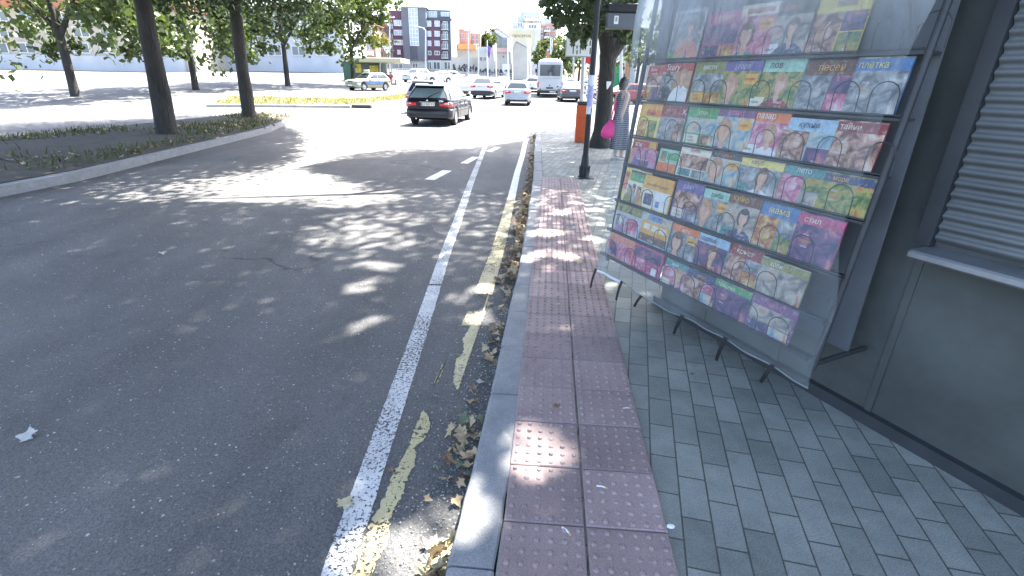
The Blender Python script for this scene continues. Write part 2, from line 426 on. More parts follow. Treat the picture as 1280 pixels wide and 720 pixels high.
strip('lane_line', [(-.655, 3.92), (-.675, 4.6), (-.69, 5.9), (-.735, 8.4), (-.77, 12.4), (-.80, 16), (-.84, 22)], .125, M_WHITE)
for quad_ in ([(-1.566, 8.728), (-1.377, 8.619), (-1.19, 9.601), (-1.386, 9.697)], [(-1.141, 10.602), (-.965, 10.515), (-.8, 11.505), (-.969, 11.572)], [(-.70, 12.583), (-.572, 12.47), (-.386, 13.427), (-.49, 13.411)]):
    a, b_, c, d = [Vector(q) for q in quad_]
    strip('lane_dash', [tuple((a+b_)/2), tuple((c+d)/2)], (a-b_).length*.95, M_WHITE2)
strip('edge_line', [(-.04, 7.2), (.06, 9.6), (.183, 11.86), (.27, 14.0), (.36, 15.6)], .125, M_WHITE2)
strip('yellow_line', [(-.235, 3.72), (-.165, 4.7), (-.098, 6.0), (-.045, 7.2)], lambda y: .175-.012*(y-3.7), M_YEL2)
strip('yellow_line_rim', [(-.300, 2.36), (-.24, 3.04), (-.153, 4.184), (-.015, 6.592), (.01, 7.2)], .016, M_YEL2, ZR+.0065)
G = lambda *pp: [tuple(at(x, y, ZR).to_2d()) for x, y in pp]
def jag(poly, amp, seed):
    r = random.Random(seed); out = []
    for i in range(len(poly)):
        a = Vector(poly[i]); b_ = Vector(poly[(i+1) % len(poly)]); n = max(1, int((b_-a).length/.012))
        for k in range(n): out.append(tuple(a+(b_-a)*(k/n)+Vector((r.gauss(0, amp), r.gauss(0, amp)))))
    return out
patch('yellow_line_remnant', jag(G((603, 401), (596, 417), (585, 450), (572.5, 487), (566, 480), (570, 450), (580, 440), (578, 425), (588, 408), (576, 407), (585, 390), (607, 390)), .004, 1), M_YEL2)
patch('yellow_line_remnant', jag(G((556, 452), (553, 468), (543, 483), (549, 466)), .004, 2), M_YEL2)
patch('yellow_line_remnant', jag(G((529, 513), (539, 528), (534, 545), (520, 560), (518, 582), (508, 600), (504, 618), (494, 637), (486, 652), (488, 668), (484, 684), (470, 705), (462, 730), (455, 760), (425, 760), (446, 702), (463, 655), (480, 622), (494, 590), (509, 562), (518, 538)), .004, 3), M_YEL)
# ---- small dirt: gravel crumbs and fallen leaf litter in the gutter
def lobed(r, sz, lobes=5, curl=.25):
    """outline points of a plane-tree leaf with a little curl"""
    pts = []
    ang0 = -2.35; L_ = [.62*r.uniform(.8, 1.15), .78*r.uniform(.85, 1.15), 1.0, .78*r.uniform(.85, 1.15), .62*r.uniform(.8, 1.15)]
    for i in range(lobes):
        a = ang0+4.7*i/(lobes-1)
        for da, f in ((-.30, .72), (-.15, .93), (0, 1.0), (.13, .88), (.29, .74)):
            if i == 0 and da < -.2 or i == lobes-1 and da > .2: continue
            pts.append((a+da, L_[i]*f))
        if i < lobes-1: pts.append((a+4.7/(lobes-1)/2, .60+r.uniform(-.10,.06)))
    pts.append((math.pi, .12))
    out = [(0, 0, 0)]
    k1, k2 = r.uniform(-curl, curl), r.uniform(.3, 1)*curl
    for a, q in pts:
        x, y = q*math.sin(a), q*math.cos(a); z = k2*(x*x)*1.3+k1*y*abs(y)+r.uniform(-.13, .13)*q
        out.append((x*sz, y*sz, z*sz))
    n = len(pts); return out, [(0, 1+(i+1) % n, 1+i) for i in range(n)]
def leaf_mat(name, c, c2):
    m, nt, b = nodes(name)
    t = tex(nt, 'ShaderNodeTexNoise', 30, Detail=6.0, Roughness=.7)
    nt.links.new(ramp(nt, t.outputs['Fac'], [(.3, c), (.7, c2)]), b.inputs['Base Color']); b.inputs['Roughness'].default_value = .65
    bump(nt, b, t.outputs['Fac'], .004); return m
ML = [leaf_mat('dry_leaf_brown', (.17, .105, .06), (.31, .20, .115)), leaf_mat('dry_leaf_tan', (.34, .25, .14), (.50, .39, .24)), leaf_mat('dry_leaf_pale', (.42, .37, .22), (.55, .49, .32)), leaf_mat('fallen_leaf_green', (.10, .14, .08), (.19, .24, .14)), leaf_mat('dry_leaf_grey', (.34, .33, .30), (.50, .50, .47))]
def add_leaf(mb, r, x, y, z, sz, mi, tilt=.25, curl=.35):
    vs, fs = lobed(r, sz, curl=curl)
    M = Matrix.Translation((x, y, z)) @ Matrix.Rotation(r.uniform(0, 6.28), 4, 'Z') @ Matrix.Rotation(r.gauss(0, tilt), 4, 'X') @ Matrix.Rotation(r.gauss(0, tilt), 4, 'Y')
    vs = [M @ Vector(v) for v in vs]; lo = min(v.z for v in vs)
    vs = [(v.x, v.y, v.z-lo+z) for v in vs]; mb.add(vs, fs, mi, True)
def kerb_x(y):
    for a, b_ in zip(KO[:-1], KO[1:]):
        if a[1] <= y <= b_[1]: return a[0]+(b_[0]-a[0])*(y-a[1])/(b_[1]-a[1])
    return 0
lm = MB(); r = random.Random(5)
def litter(y0, y1, n, wid, s0, s1, mats=(0, 0, 1, 1, 1)):
    for _ in range(n):
        y = r.uniform(y0, y1); u = abs(r.gauss(0, .5))*wid
        add_leaf(lm, r, kerb_x(y)-.02-u, y, ZR+.004+max(0, r.uniform(0, .05)*(1-u/wid)), r.uniform(s0, s1), r.choice(mats), .5, .6)
litter(4.0, 7.6, 210, .15, .03, .058); litter(7.6, 12.5, 120, .10, .03, .055); litter(12.5, 16.5, 50, .12, .035, .06)
litter(2.4, 4.0, 26, .16, .025, .05); litter(1.62, 2.02, 26, .11, .03, .055, (0, 1, 1, 1, 3)); litter(1.10, 1.34, 26, .10, .035, .06, (1, 2, 2)); litter(2.2, 3.2, 8, .1, .02, .04)
stuff(lm.build('leaf_litter', ML), 'dry brown plane leaves drifted along the gutter beside the kerb', 'leaf litter')
gm = MB(); r = random.Random(9)
for _ in range(5200):
    y = 1.0+abs(r.gauss(0, 1.0))*3.2; x = r.uniform(-3.2*y/1.6-.5, kerb_x(min(y, 18)))
    if r.random() < .55: x = kerb_x(min(y, 18))-abs(r.gauss(0, .16))
    s_ = r.uniform(.0015, .0052) if r.random() < .9 else r.uniform(.004, .0085)
    o = Vector((x, y, ZR+s_*.6)); q = [o+Vector((r.uniform(.6, 1.2)*s_*a, r.uniform(.6, 1.2)*s_*b_, r.uniform(.6, 1)*s_*c)) for a, b_, c in ((1, 0, 0), (0, 1, 0), (-1, 0, 0), (0, -1, 0), (0, 0, 1), (0, 0, -.6))]
    gm.add(q, [(0, 1, 4), (1, 2, 4), (2, 3, 4), (3, 0, 4), (1, 0, 5), (2, 1, 5), (3, 2, 5), (0, 3, 5)], r.choice((0, 0, 1)))
stuff(gm.build('gravel', [mat('pale_grit', (.42, .41, .39), .9), mat('grey_grit', (.2, .2, .2), .9)]), 'loose pale grit scattered over the asphalt', 'gravel')
# single fallen leaves one can point at
FL = [((722, 328), 0, .068, 2, 'pale yellow plane leaf lying flat on the tactile slabs beside the newsstand'),
      ((697, 508), 0, .026, 0, 'small curled brown leaf scrap on the tactile slabs in the foreground'),
      ((697, 381), 0, .022, 4, 'tiny grey leaf scrap on the left row of tactile slabs'),
      ((448, 419), ZR, .042, 4, 'pale curled leaf on the asphalt left of the white line'),
      ((501, 361), ZR, .0001, 4, ''),
      ((533, 626), ZR, .028, 1, 'orange brown leaf standing on edge between yellow paint and kerb'),
      ((489, 588), ZR, .022, 0, 'small brown leaf at the left edge of the long yellow paint patch'),
      ((573, 446), ZR, .035, 3, 'greyish green leaf on the yellow paint remnant'),
      ((614, 428), ZR, .032, 1, 'tan leaf lying on the asphalt close to the kerb, farthest single one'),
      ((598, 478), ZR, .034, 4, 'whitish leaf on the asphalt near the cracked kerb joint'),
      ((587, 501), ZR, .034, 1, 'tan crumpled leaf beside the kerb just above the small leaf heap'),
      ((583, 526), ZR, .06, 3, 'green leaf on top of the small leaf heap by the kerb'),
      ((570, 628), ZR, .036, 1, 'tan leaf propped against the foot of the kerb'),
      ((574, 600), ZR, .036, 0, 'brown folded leaf wedged against the kerb'),
      ((547, 690), ZR, .07, 2, 'big straw yellow leaf in the gutter at the bottom of the view'),
      ((620, 353), ZR, .05, 0, 'dark brown leaf between the yellow line and the kerb'),
      ((606, 369), ZR, .04, 0, 'brown leaf on the right rim of the yellow line'),
      ((716, 286), 0, .045, 4, 'grey leaf near the far end of the domed slabs'),
      ((788, 240), 0, .0001, 4, ''),
      ((430, 633), ZR, .05, 2, 'pale leaf on the asphalt beside the white line at the lower left'),
      ((38, 546), ZR, .06, 4, 'pale dry leaf alone on the dark asphalt at the far left'),
      ((203, 167+150), ZR, .05, 4, 'grey leaf on the open asphalt to the left of the lane line')]
r = random.Random(21)
for (p, z, sz, mi, lab) in FL:
    if not lab: continue
    q = at(*p, z+(.014 if z == 0 else .005)); b = MB(); add_leaf(b, r, 0, 0, 0, sz, 0, .12, .5)
    o = b.build('fallen_leaf', ML[mi]); o.location = q; tag(o, lab, 'leaf', 'single fallen leaves')
LT = [((752, 609), .0135, 'white cigarette end on the right row of tactile slabs'), ((783, 511), .006, 'white cigarette end lying on the grey pavers'), ((708, 664), .0135, 'short bent cigarette end at the seam of the slabs in front')]
for p, z, lab in LT:
    q = at(*p, z); b = MB(); b.tube([(-.02, 0, .004), (.0, .001, .004), (.014, -.003, .004)], .0038, 8, 0); b.tube([(.0141, -.003, .004), (.022, -.007, .004)], .0039, 8, 1)
    o = b.build('cigarette_end', [mat('cigarette_paper', (.75, .74, .70), .8), mat('cigarette_filter', (.55, .38, .2), .8)]); o.location = q; o.rotation_euler = (0, 0, r.uniform(-.8, .3)); tag(o, lab, 'cigarette end', 'cigarette ends on the pavement')
for p, lab in (((838, 660), 'white crumpled paper scrap on the pavers at the right edge of the slabs'), ((735, 250), 'white paper scrap near the foot of the black post')):
    q = at(*p, .006); b = MB(); b.ball((0, 0, .008), (.016, .010, .008), 5, 0); o = b.build('paper_scrap', mat('paper_white', (.75, .75, .75), .8)); o.location = q; tag(o, lab, 'paper scrap', 'paper scraps')
# ================================================================ TREES
def bark():
    m, nt, b = nodes('bark')
    t = tex(nt, 'ShaderNodeTexNoise', 5, map_scale=(1, 1, .25), Detail=8.0, Roughness=.7)
    nt.links.new(ramp(nt, t.outputs['Fac'], [(.3, (.020, .020, .019)), (.7, (.062, .056, .050))]), b.inputs['Base Color'])
    b.inputs['Roughness'].default_value = .9; t2 = tex(nt, 'ShaderNodeTexNoise', 22, map_scale=(1, 1, .3), Detail=6.0); bump(nt, b, t2.outputs['Fac'], .06)
    return m
M_BARK = bark()
def foliage(name, c, c2, trans=.3):
    m, nt, b = nodes(name)
    t = tex(nt, 'ShaderNodeTexNoise', 1.4, Detail=6.0, Roughness=.7)
    cc = ramp(nt, t.outputs['Fac'], [(.3, c), (.7, c2)])
    nt.links.new(cc, b.inputs['Base Color']); b.inputs['Roughness'].default_value = .55; b.inputs['Specular IOR Level'].default_value = .35
    tr = N(nt, 'ShaderNodeBsdfTranslucent'); nt.links.new(mixc(nt, 1, cc, (1.0, 1.0, .45), 'MULTIPLY'), tr.inputs[0])
    mx = N(nt, 'ShaderNodeMixShader'); mx.inputs[0].default_value = trans
    nt.links.new(b.outputs[0], mx.inputs[1]); nt.links.new(tr.outputs[0], mx.inputs[2]); nt.links.new(mx.outputs[0], nt.nodes['Material Output'].inputs[0])
    return m
M_LEAF = foliage('plane_foliage', (.024, .046, .018), (.052, .080, .028), .16)
M_LEAF2 = foliage('light_foliage', (.065, .10, .03), (.12, .15, .045), .35)
M_LEAF3 = foliage('far_foliage', (.05, .085, .03), (.10, .13, .05), .3)
LEAF8 = np.array([(0, -.5), (.22, -.16), (.55, -.22), (.34, .08), (.36, .42), (.10, .24), (0, .62), (-.10, .24), (-.36, .42), (-.34, .08), (-.55, -.22), (-.22, -.16)])
LEAF4 = np.array([(0, -.5), (.36, -.05), (.12, .5), (-.33, .12)])
def leaves(name, C, size, mt, parent, shape=LEAF8, droop=.5, seed=0):
    g = np.random.default_rng(seed); n = len(C); k = len(shape)
    az = g.uniform(0, 2*np.pi, n); nz = np.clip(g.normal(.55, .45, n), -1, 1); nh = np.sqrt(np.clip(1-nz**2, 0, 1))
    nrm = np.stack([nh*np.cos(az), nh*np.sin(az), nz], 1)
    t = g.normal(size=(n, 3)); t[:, 2] -= droop; t -= nrm*np.sum(t*nrm, 1)[:, None]; t /= np.linalg.norm(t, axis=1)[:, None]
    b = np.cross(nrm, t); s = size*g.uniform(.65, 1.25, n)
    bend = (shape[:, 0]**2)*.35
    V = C[:, None, :] + s[:, None, None]*(shape[None, :, 0, None]*b[:, None, :] + shape[None, :, 1, None]*t[:, None, :] + bend[None, :, None]*nrm[:, None, :]*-1)
    V = V.reshape(-1, 3)
    if parent is not None: V = V - np.array(parent.location)
    me = bpy.data.meshes.new(name); me.vertices.add(n*k); me.vertices.foreach_set('co', V.astype(np.float32).ravel())
    me.loops.add(n*k); me.loops.foreach_set('vertex_index', np.arange(n*k, dtype=np.int32))
    me.polygons.add(n); me.polygons.foreach_set('loop_start', np.arange(0, n*k, k, dtype=np.int32))
    me.update(calc_edges=True); me.materials.append(mt)
    ob = bpy.data.objects.new(name, me); col.objects.link(ob); ob.parent = parent; return ob
def blob_points(cs, n, g, shell=.55):
    """points clumped in an uneven union of ellipsoids: cs = (x, y, z, rx, ry, rz, weight)"""
    wgt = np.array([c[6] for c in cs]); wgt = wgt/wgt.sum(); out = []
    for c, wq in zip(cs, wgt):
        m_ = int(n*wq); nc = max(4, m_//55)
        d = g.normal(size=(nc, 3)); d /= np.linalg.norm(d, axis=1)[:, None]; rr = g.uniform(shell, 1.0, nc)[:, None]
        cc = d*rr*np.array(c[3:6])+np.array(c[:3])
        idx = g.integers(0, nc, m_); out.append(cc[idx]+g.normal(size=(m_, 3))*np.array(c[3:6])*.13)
    return np.concatenate(out)
# ---- ground areas that the photograph shows sunlit (gaps in the canopy): circles (x, y, r)
SUNSPOTS = []
def spot(px, py, rr, z=ZR, keep=None): q = at(px, py, z); SUNSPOTS.append((q.x, q.y, rr, z, keep if keep is not None else (.42 if rr >= .12 else .12)))
for s_ in ((668, 553, .085, 0), (680, 570, .075, 0), (662, 582, .06, 0), (606, 620, .06, 0, .5), (600, 645, .04, 0, .5), (536, 660, .10), (478, 690, .13, ZR, .1), (690, 292, .10, 0, .1), (672, 293, .07, 0), (701, 268, .05, 0), (707, 322, .06, 0), (684, 318, .05, 0), (575, 375, .05), (604, 362, .05), (616, 392, .07, ZR, .3), (596, 397, .05), (745, 300, .04, 0), (460, 331, .10), (484, 334, .10), (470, 351, .08), (448, 360, .10), (475, 395, .05), (446, 409, .05), (445, 305, .40, ZR, .5), (480, 300, .22, ZR, .6), (470, 275, .42, ZR, .45), (425, 290, .4, ZR, .45), (690, 205, .12, 0), (712, 203, .10, 0), (752, 182, .16, 0), (720, 255, .04, 0), (742, 262, .05, 0), (660, 322, .05, 0), (560, 700, .06), (520, 705, .08)): spot(*s_)
BND = [(-40, 5.6), (-9, 5.8), (-6.5, 6.4), (-3.9, 6.75), (-3.0, 6.7), (-2.4, 6.75), (-1.9, 7.0), (-1.5, 7.55), (-1.55, 7.85), (-2.5, 7.95), (-2.3, 8.3), (-3.1, 8.7), (-3.9, 9.7), (-3.55, 11.0), (-2.6, 12.3), (-1.5, 12.75), (-.9, 13.0), (-.4, 13.9), (-.08, 14.5), (.3, 15.2), (.62, 16.6), (.9, 18.0), (2.0, 18.6), (9, 19.0), (40, 19.2)]
def in_poly(X, Y, P):
    ins = np.zeros(len(X), bool); n = len(P)
    for i in range(n):
        x0, y0 = P[i]; x1, y1 = P[(i+1) % n]
        c = ((y0 > Y) != (y1 > Y)); t = np.where(c, (x1-x0)*(Y-y0)/((y1-y0) if y1 != y0 else 1e-9)+x0, 0)
        ins ^= c & (X < t)
    return ins
SHADE = BND+[(40, -40), (-40, -40)]
VIEW = [(672, -5), (674, 9), (682, 12), (681, 19), (690, 22), (688, 30), (697, 30), (694, 38), (702, 37), (706, 46), (712, 43), (716, 57), (720, 50), (723, 44), (728, 60), (734, 56), (736, 44), (745, 50), (752, 40), (764, 36), (776, 44), (780, 56), (785, 50), (788, 66), (794, 58), (800, 40), (806, -5)]
def canopy_filter(P, g, soft=.05, lowcut=False):
    jit = g.normal(0, .22, (97, 2)); cell = (np.floor(P[:, 0]*1.7)*13+np.floor(P[:, 1]*1.7)*7).astype(int) % 97
    X = P[:, 0]+(P[:, 2]-ZR)*SHX+jit[cell, 0]+g.normal(0, soft, len(P)); Y = P[:, 1]+(P[:, 2]-ZR)*SHY+jit[cell, 1]+g.normal(0, soft, len(P))
    ok = in_poly(X, Y, SHADE)
    for sx, sy, rr, z, kp in SUNSPOTS:
        Xs = P[:, 0]+(P[:, 2]-z)*SHX; Ys = P[:, 1]+(P[:, 2]-z)*SHY
        ok &= (((Xs-sx)/1.2)**2+(Ys-sy)**2) > np.where(g.random(len(P)) < kp, 0, (rr*(.42 if rr < .2 else 1.0)+.085))**2
    px, py, f = projpx(P)
    inside = (f > 0) & (px > -40) & (px < 1320) & (py > -25)
    allow = in_poly(px, py, VIEW) & (f > 7.5) & (py < 22) | (px > 815) & (py < 60) & (f > 6) | (px < 432) & (py < 52+16*np.sin(px*.021)+10*np.sin(px*.063)) & (f > 6)
    ok &= (~inside) | allow
    return P[ok]
def limb_tree(root, segs, name='trunk'):
    b = MB(); o = root.location
    for pts, rad in segs:
        P = [Vector(p)-o for p in pts]; Q = []; rr = []
        for i in range(len(P)-1):
            for t in (0, .33, .66): Q.append(P[i].lerp(P[i+1], t)+Vector((rng.gauss(0, .03), rng.gauss(0, .03), 0))*(rad[i] if i else 0)); rr.append((rad[i]*(1-t)+rad[i+1]*t)*rng.uniform(.94, 1.06))
        Q.append(P[-1]); rr.append(rad[-1]); b.tube(Q, rr, 12)
    return b.build(name, M_BARK, root)
# plane tree by the bin
a0 = at(749, 184); tA = empty('plane_tree', (a0.x, a0.y, 0), 0, 'big plane tree with a dark trunk on the pavement behind the black post', 'tree', 'plane trees along the pavement')
v = lambda px, py, dy=0: onY(px, py, a0.y+dy)
limb_tree(tA, [([(a0.x, a0.y, -.1), (a0.x, a0.y, .05), v(752, 165), v(757, 110), v(760, 70), v(763, 48)], [.34, .27, .205, .185, .195, .22]),
               ([v(759, 74), v(768, 58), v(783, 38), v(800, -20, -.3), v(840, -120, -1), v(860, -220, -2)], [.17, .20, .19, .15, .10, .05]),
               ([v(760, 70), v(757, 34), v(750, -5), v(735, -60, -.6), v(690, -160, -1.5), v(600, -240, -2.5)], [.18, .19, .17, .13, .10, .04]),
               ([v(763, 50), v(768, 10, .5), v(772, -60, 1.0), v(780, -200, 1.6)], [.16, .15, .12, .06]),
               ([v(735, -60, -.6), v(640, -110, -3), (-2.6, 10.2, 6.2)], [.09, .07, .02])])
GC = np.random.default_rng(3)
crownA = [(2.6, 14.6, 9.4, 4.8, 4.8, 2.4, 5), (5.2, 18.6, 9.8, 4.6, 4.6, 2.6, 4), (-.6, 15.8, 9.6, 3.8, 4.2, 2.2, 3.6), (3.4, 21.6, 9.4, 4.0, 3.4, 2.6, 3), (-1.2, 13.2, 9.8, 3.6, 3.2, 1.9, 3), (3.4, 12.6, 6.4, 2.8, 3.0, 1.8, 1.2)]
PA = canopy_filter(blob_points(crownA, 110000, GC, .2), GC)
drape = []
gd = np.random.default_rng(8)
for _ in range(135):                        # hanging twigs in front of the road sign
    px = gd.uniform(674, 806); py = gd.uniform(-30, 62); Y = gd.uniform(9.0, 12.2); q = onY(px, py, Y)
    for _k in range(15): t_ = gd.uniform(0, 1); drape.append((q.x+gd.normal(0, .05+.10*(1-t_)), q.y+gd.normal(0, .14), q.z-t_*.34+gd.normal(0, .03)))
D = np.array(drape); px_, py_, f_ = projpx(D); D = D[in_poly(px_, py_, VIEW) | (py_ < 0)]
D = D[in_poly(D[:, 0]+(D[:, 2]-ZR)*SHX, D[:, 1]+(D[:, 2]-ZR)*SHY, SHADE)]
leaves('crown', PA, .125, M_LEAF, tA, LEAF4, .5, 1); leaves('hanging_twigs', D, .15, M_LEAF, tA, LEAF8, .9, 6)
# the next planes of the row: one behind the newsstand, one behind the photographer
tB = empty('plane_tree', (3.75, 5.3, 0), 0, 'plane tree rising behind the newsstand with its branches over the road', 'tree', 'plane trees along the pavement')
limb_tree(tB, [([(3.75, 5.3, -.1), (3.75, 5.3, .1), (3.7, 5.3, 2.2), (3.6, 5.4, 3.6)], [.36, .27, .21, .2]),
               ([(3.6, 5.4, 3.5), (2.6, 5.8, 5.0), (.8, 6.2, 6.4), (-2, 8.0, 9.6)], [.17, .14, .10, .03]), ([(3.6, 5.4, 3.5), (4.2, 6.4, 5.2), (5.2, 8.4, 9.6)], [.16, .12, .05]), ([(3.6, 5.4, 3.5), (3.4, 4, 5), (2.6, 3.4, 9)], [.15, .11, .04])])
crownB = [(4.0, 8.4, 9.4, 4.6, 4.6, 2.3, 5), (.4, 9.4, 9.8, 4.0, 4.2, 2.2, 4.4), (6.6, 6.6, 9.2, 4.4, 4.8, 2.6, 3.5), (3.6, 5.2, 9.2, 4.2, 3.6, 2.2, 4), (-2.4, 9.0, 9.8, 3.6, 4.0, 2.0, 3.6), (.2, 6.0, 9.4, 4.2, 3.4, 2.2, 4), (-4.6, 8.4, 9.8, 3.4, 3.8, 2.0, 2.8)]
PB = canopy_filter(blob_points(crownB, 130000, GC, .2), GC)
leaves('crown', PB, .125, M_LEAF, tB, LEAF4, .5, 2)
tC = empty('plane_tree', (2.6, -4.2, 0), 0, 'plane tree of the pavement row standing behind the viewpoint', 'tree', 'plane trees along the pavement')
limb_tree(tC, [([(2.6, -4.2, -.1), (2.6, -4.2, .1), (2.55, -4.1, 2.4), (2.4, -3.8, 3.8)], [.36, .27, .21, .2]), ([(2.4, -3.8, 3.7), (1.2, -2.2, 5.4), (-.6, 1, 9)], [.16, .12, .04]), ([(2.4, -3.8, 3.7), (3.4, -3.6, 5.6), (4, -.5, 9)], [.16, .1, .04])])
crownC = [(3.6, .6, 9.0, 4.4, 4.4, 2.4, 4), (-.4, 1.6, 9.2, 4.2, 4.0, 2.2, 4), (-4.0, 3.6, 9.4, 4.0, 3.8, 2.0, 3)]
leaves('crown', canopy_filter(blob_points(crownC, 70000, GC, .2), GC), .125, M_LEAF, tC, LEAF4, .5, 3)
def simple_tree(label, px, Y, zc, rad, n, mt, lsize, group, seed, trunk_r=.2, base=None, flat=1.0, name='street_tree'):
    g0 = gx(px, Y) if base is None else base
    t = empty(name, g0, 0, label, 'tree', group); g = np.random.default_rng(seed)
    x, y, z = g0
    limb_tree(t, [([(x, y, z-.2), (x, y, z+.1), (x+.1, y, z+zc*.5), (x, y+.1, z+zc)], [trunk_r*1.4, trunk_r, trunk_r*.8, trunk_r*.4]),
                  ([(x+.1, y, z+zc*.5), (x+rad*.5, y-.3, z+zc)], [trunk_r*.6, trunk_r*.2]), ([(x+.1, y, z+zc*.55), (x-rad*.5, y+.3, z+zc*1.05)], [trunk_r*.6, trunk_r*.2])])
    cs = [(x, y, z+zc, rad, rad, rad*flat, 3)]
    for _ in range(7):
        a = g.uniform(0, 6.28); q = g.uniform(.45, .75)*rad
        cs.append((x+q*math.cos(a), y+q*math.sin(a), z+zc+g.uniform(-.55, .5)*rad*flat, rad*.48, rad*.48, rad*.42*flat, 1))
    leaves('crown', blob_points(cs, n, g, .35), lsize, mt, t, LEAF4 if lsize > .3 else LEAF8, .4, seed)
    return t

# ---- added verge with planes, invented to throw shade over the left road
VL = [(-7.6, 2.0), (-7.0, 8.0), (-7.6, 16.0), (-8.9, 21.5), (-11.5, 22.5), (-12.5, 12), (-12.5, 2.0)]
vb = MB(); vb.prism(VL, -.3, 0.02); struct(vb.build('added_verge_kerb', M_KERB))
cx_, cy_ = sum(p[0] for p in VL)/7, sum(p[1] for p in VL)/7
vb = MB(); vb.prism([(cx_+(x-cx_)*.93, cy_+(y-cy_)*.975) for x, y in VL], -.2, .035); struct(vb.build('added_verge_soil', mat('dark_soil', (.055, .048, .036), .95, 0, .3, 3, .02)))
KEEP = [(-4.3, 6.9), (-4.6, 10.4), (-6.0, 14.5), (-8.2, 18.0), (-10.8, 21), (-14.5, 23.5), (-40, 26), (-40, -20), (-3.2, -20), (-3.2, 5.5)]  # ground that the added verge crowns are meant to shade
def verge_filter(P, g):
    X = P[:, 0]+(P[:, 2]-ZR)*SHX+g.normal(0, .2, len(P)); Y = P[:, 1]+(P[:, 2]-ZR)*SHY+g.normal(0, .2, len(P))
    ok = in_poly(X, Y, KEEP); px, py, f = projpx(P)
    inside = (f > 0) & (px > -60) & (px < 1320) & (py > -20)
    lim = 74+16*np.sin(px*.021)+11*np.sin(px*.063)+6*np.sin(px*.17)
    return P[ok & ((~inside) | (px < 428) & (py < lim))]
for k, (x, y, lab) in enumerate(((-9.6, 7.4, 'added shade plane tree on the left verge, nearest one at the picture edge'), (-9.3, 13.8, 'added shade plane tree on the left verge, the middle one of its row'), (-10.2, 20.0, 'added shade plane tree on the left verge, the farthest one of its row'))):
    t = empty('plane_tree', (x, y, .03), 0, lab, 'tree', 'plane trees added to shade the left road')
    limb_tree(t, [([(x, y, -.1), (x, y, .2), (x+.1, y, 2.4), (x+.15, y+.1, 4.0)], [.34, .25, .20, .19]), ([(x+.15, y+.1, 3.9), (x+1.6, y+.5, 5.6), (x+3.4, y+1, 8)], [.16, .12, .04]), ([(x+.15, y+.1, 3.9), (x-1.4, y-.2, 5.6), (x-2.6, y+.4, 8)], [.15, .11, .04]), ([(x+.15, y+.1, 3.9), (x+.4, y+1.4, 6), (x+.8, y+2.8, 8)], [.14, .1, .04])])
    gv = np.random.default_rng(50+k)
    cs = [(x+.6, y+.6, 7.4, 4.6, 4.4, 2.6, 5), (x+3.8, y+2.4, 7.6, 3.8, 3.8, 2.0, 5), (x+1.8, y+4.6, 7.8, 3.8, 3.6, 2.0, 4), (x-2.6, y, 7.2, 3.8, 4, 2.6, 2), (x+.4, y+.2, 4.6, 3.2, 3.4, 1.6, 2.0), (x+5.4, y+.6, 7.6, 3.2, 3.6, 1.8, 4)]  # crowns stretched out over the road for the shade they cast
    leaves('crown', verge_filter(blob_points(cs, 75000, gv, .2), gv), .15, M_LEAF, t, LEAF4, .5, 60+k)
# ================================================================ STREET FURNITURE
M_BLACK = mat('black_metal', (.018, .019, .021), .5, .3, .2, 8, .001)
M_DGREY = mat('dark_grey_metal', (.05, .054, .06), .5, .3, .15, 8)
M_GALV = mat('galvanised_steel', (.42, .44, .46), .45, .6, .15, 14)
M_WHITEP = mat('white_plate', (.72, .74, .74), .5, 0, .05, 4)
M_INK = mat('black_ink', (.02, .02, .022), .6)
M_RED = mat('signal_red', (.55, .03, .03), .45)
# black post
p0 = at(730, 222); po = empty('black_post', (p0.x, p0.y, 0), 0, 'slim black street post with a flared cone foot on the grey pavers', 'post')
top = onY(747.5, 0, p0.y); lean = (top-p0); k = 5.2/lean.z
b = MB(); b.tube([(0, 0, .30), lean*(k*.5), lean*k], [.047, .043, .036], 16); b.build('pole', M_BLACK, po)
b = MB(); b.lathe([(.105, 0), (.105, .02), (.092, .03), (.075, .16), (.055, .36), (.050, .37)], 20); 
for q in range(8):
    a = q*math.pi/4; b.box((.083*math.cos(a), .083*math.sin(a), .1), (.012, .012, .2), 0)
b.build('cone_foot', M_BLACK, po)
b = MB(); b.box((0, 0, .006), (.30, .30, .012), 0, None, .003); b.build('base_plate', M_DGREY, po)
# taped paper notes on the post
def wrap_sheet(name, z0, z1, a0, a1, rad, m, label, jagd=0.0):
    c0 = Vector((p0.x, p0.y, 0))+lean*((z0+z1)/2/lean.z); ob = MB(); r = random.Random(int(z0*100)); n = 9
    lo = []; hi = []
    for i in range(n):
        a = a0+(a1-a0)*i/(n-1)
        for L_, z in ((lo, z0-c0.z+r.uniform(-jagd, jagd)), (hi, z1-c0.z)):
            s_ = lean*(z/lean.z); L_.append((math.cos(a)*rad+s_.x, math.sin(a)*rad+s_.y, z))
    ob.loft([lo, hi], 0, False, True, False); inn = [[(x*.985, y*.985, z) for x, y, z in q] for q in (hi, lo)]; ob.loft(inn, 0, False, True, False)
    o = ob.build(name, m); o.location = c0; return tag(o, label, 'notice', 'paper notes taped to the black post')
M_LAV = mat('lavender_paper', (.36, .38, .62), .8, var=.2, scale=20); M_PALE = mat('pale_paper', (.62, .64, .70), .8)
wrap_sheet('paper_notice', 1.12, 1.50, R(185), R(352), .0475, M_LAV, 'lavender paper notice wrapped round the black post at eye height', .02)
wrap_sheet('paper_notice', 1.45, 1.60, R(190), R(345), .0495, M_PALE, 'pale torn strip of paper above the lavender notice on the post', .012)
wrap_sheet('paper_notice', 1.02, 1.14, R(180), R(290), .050, M_PALE, 'small pale paper flap hanging below the lavender notice on the post', .02)
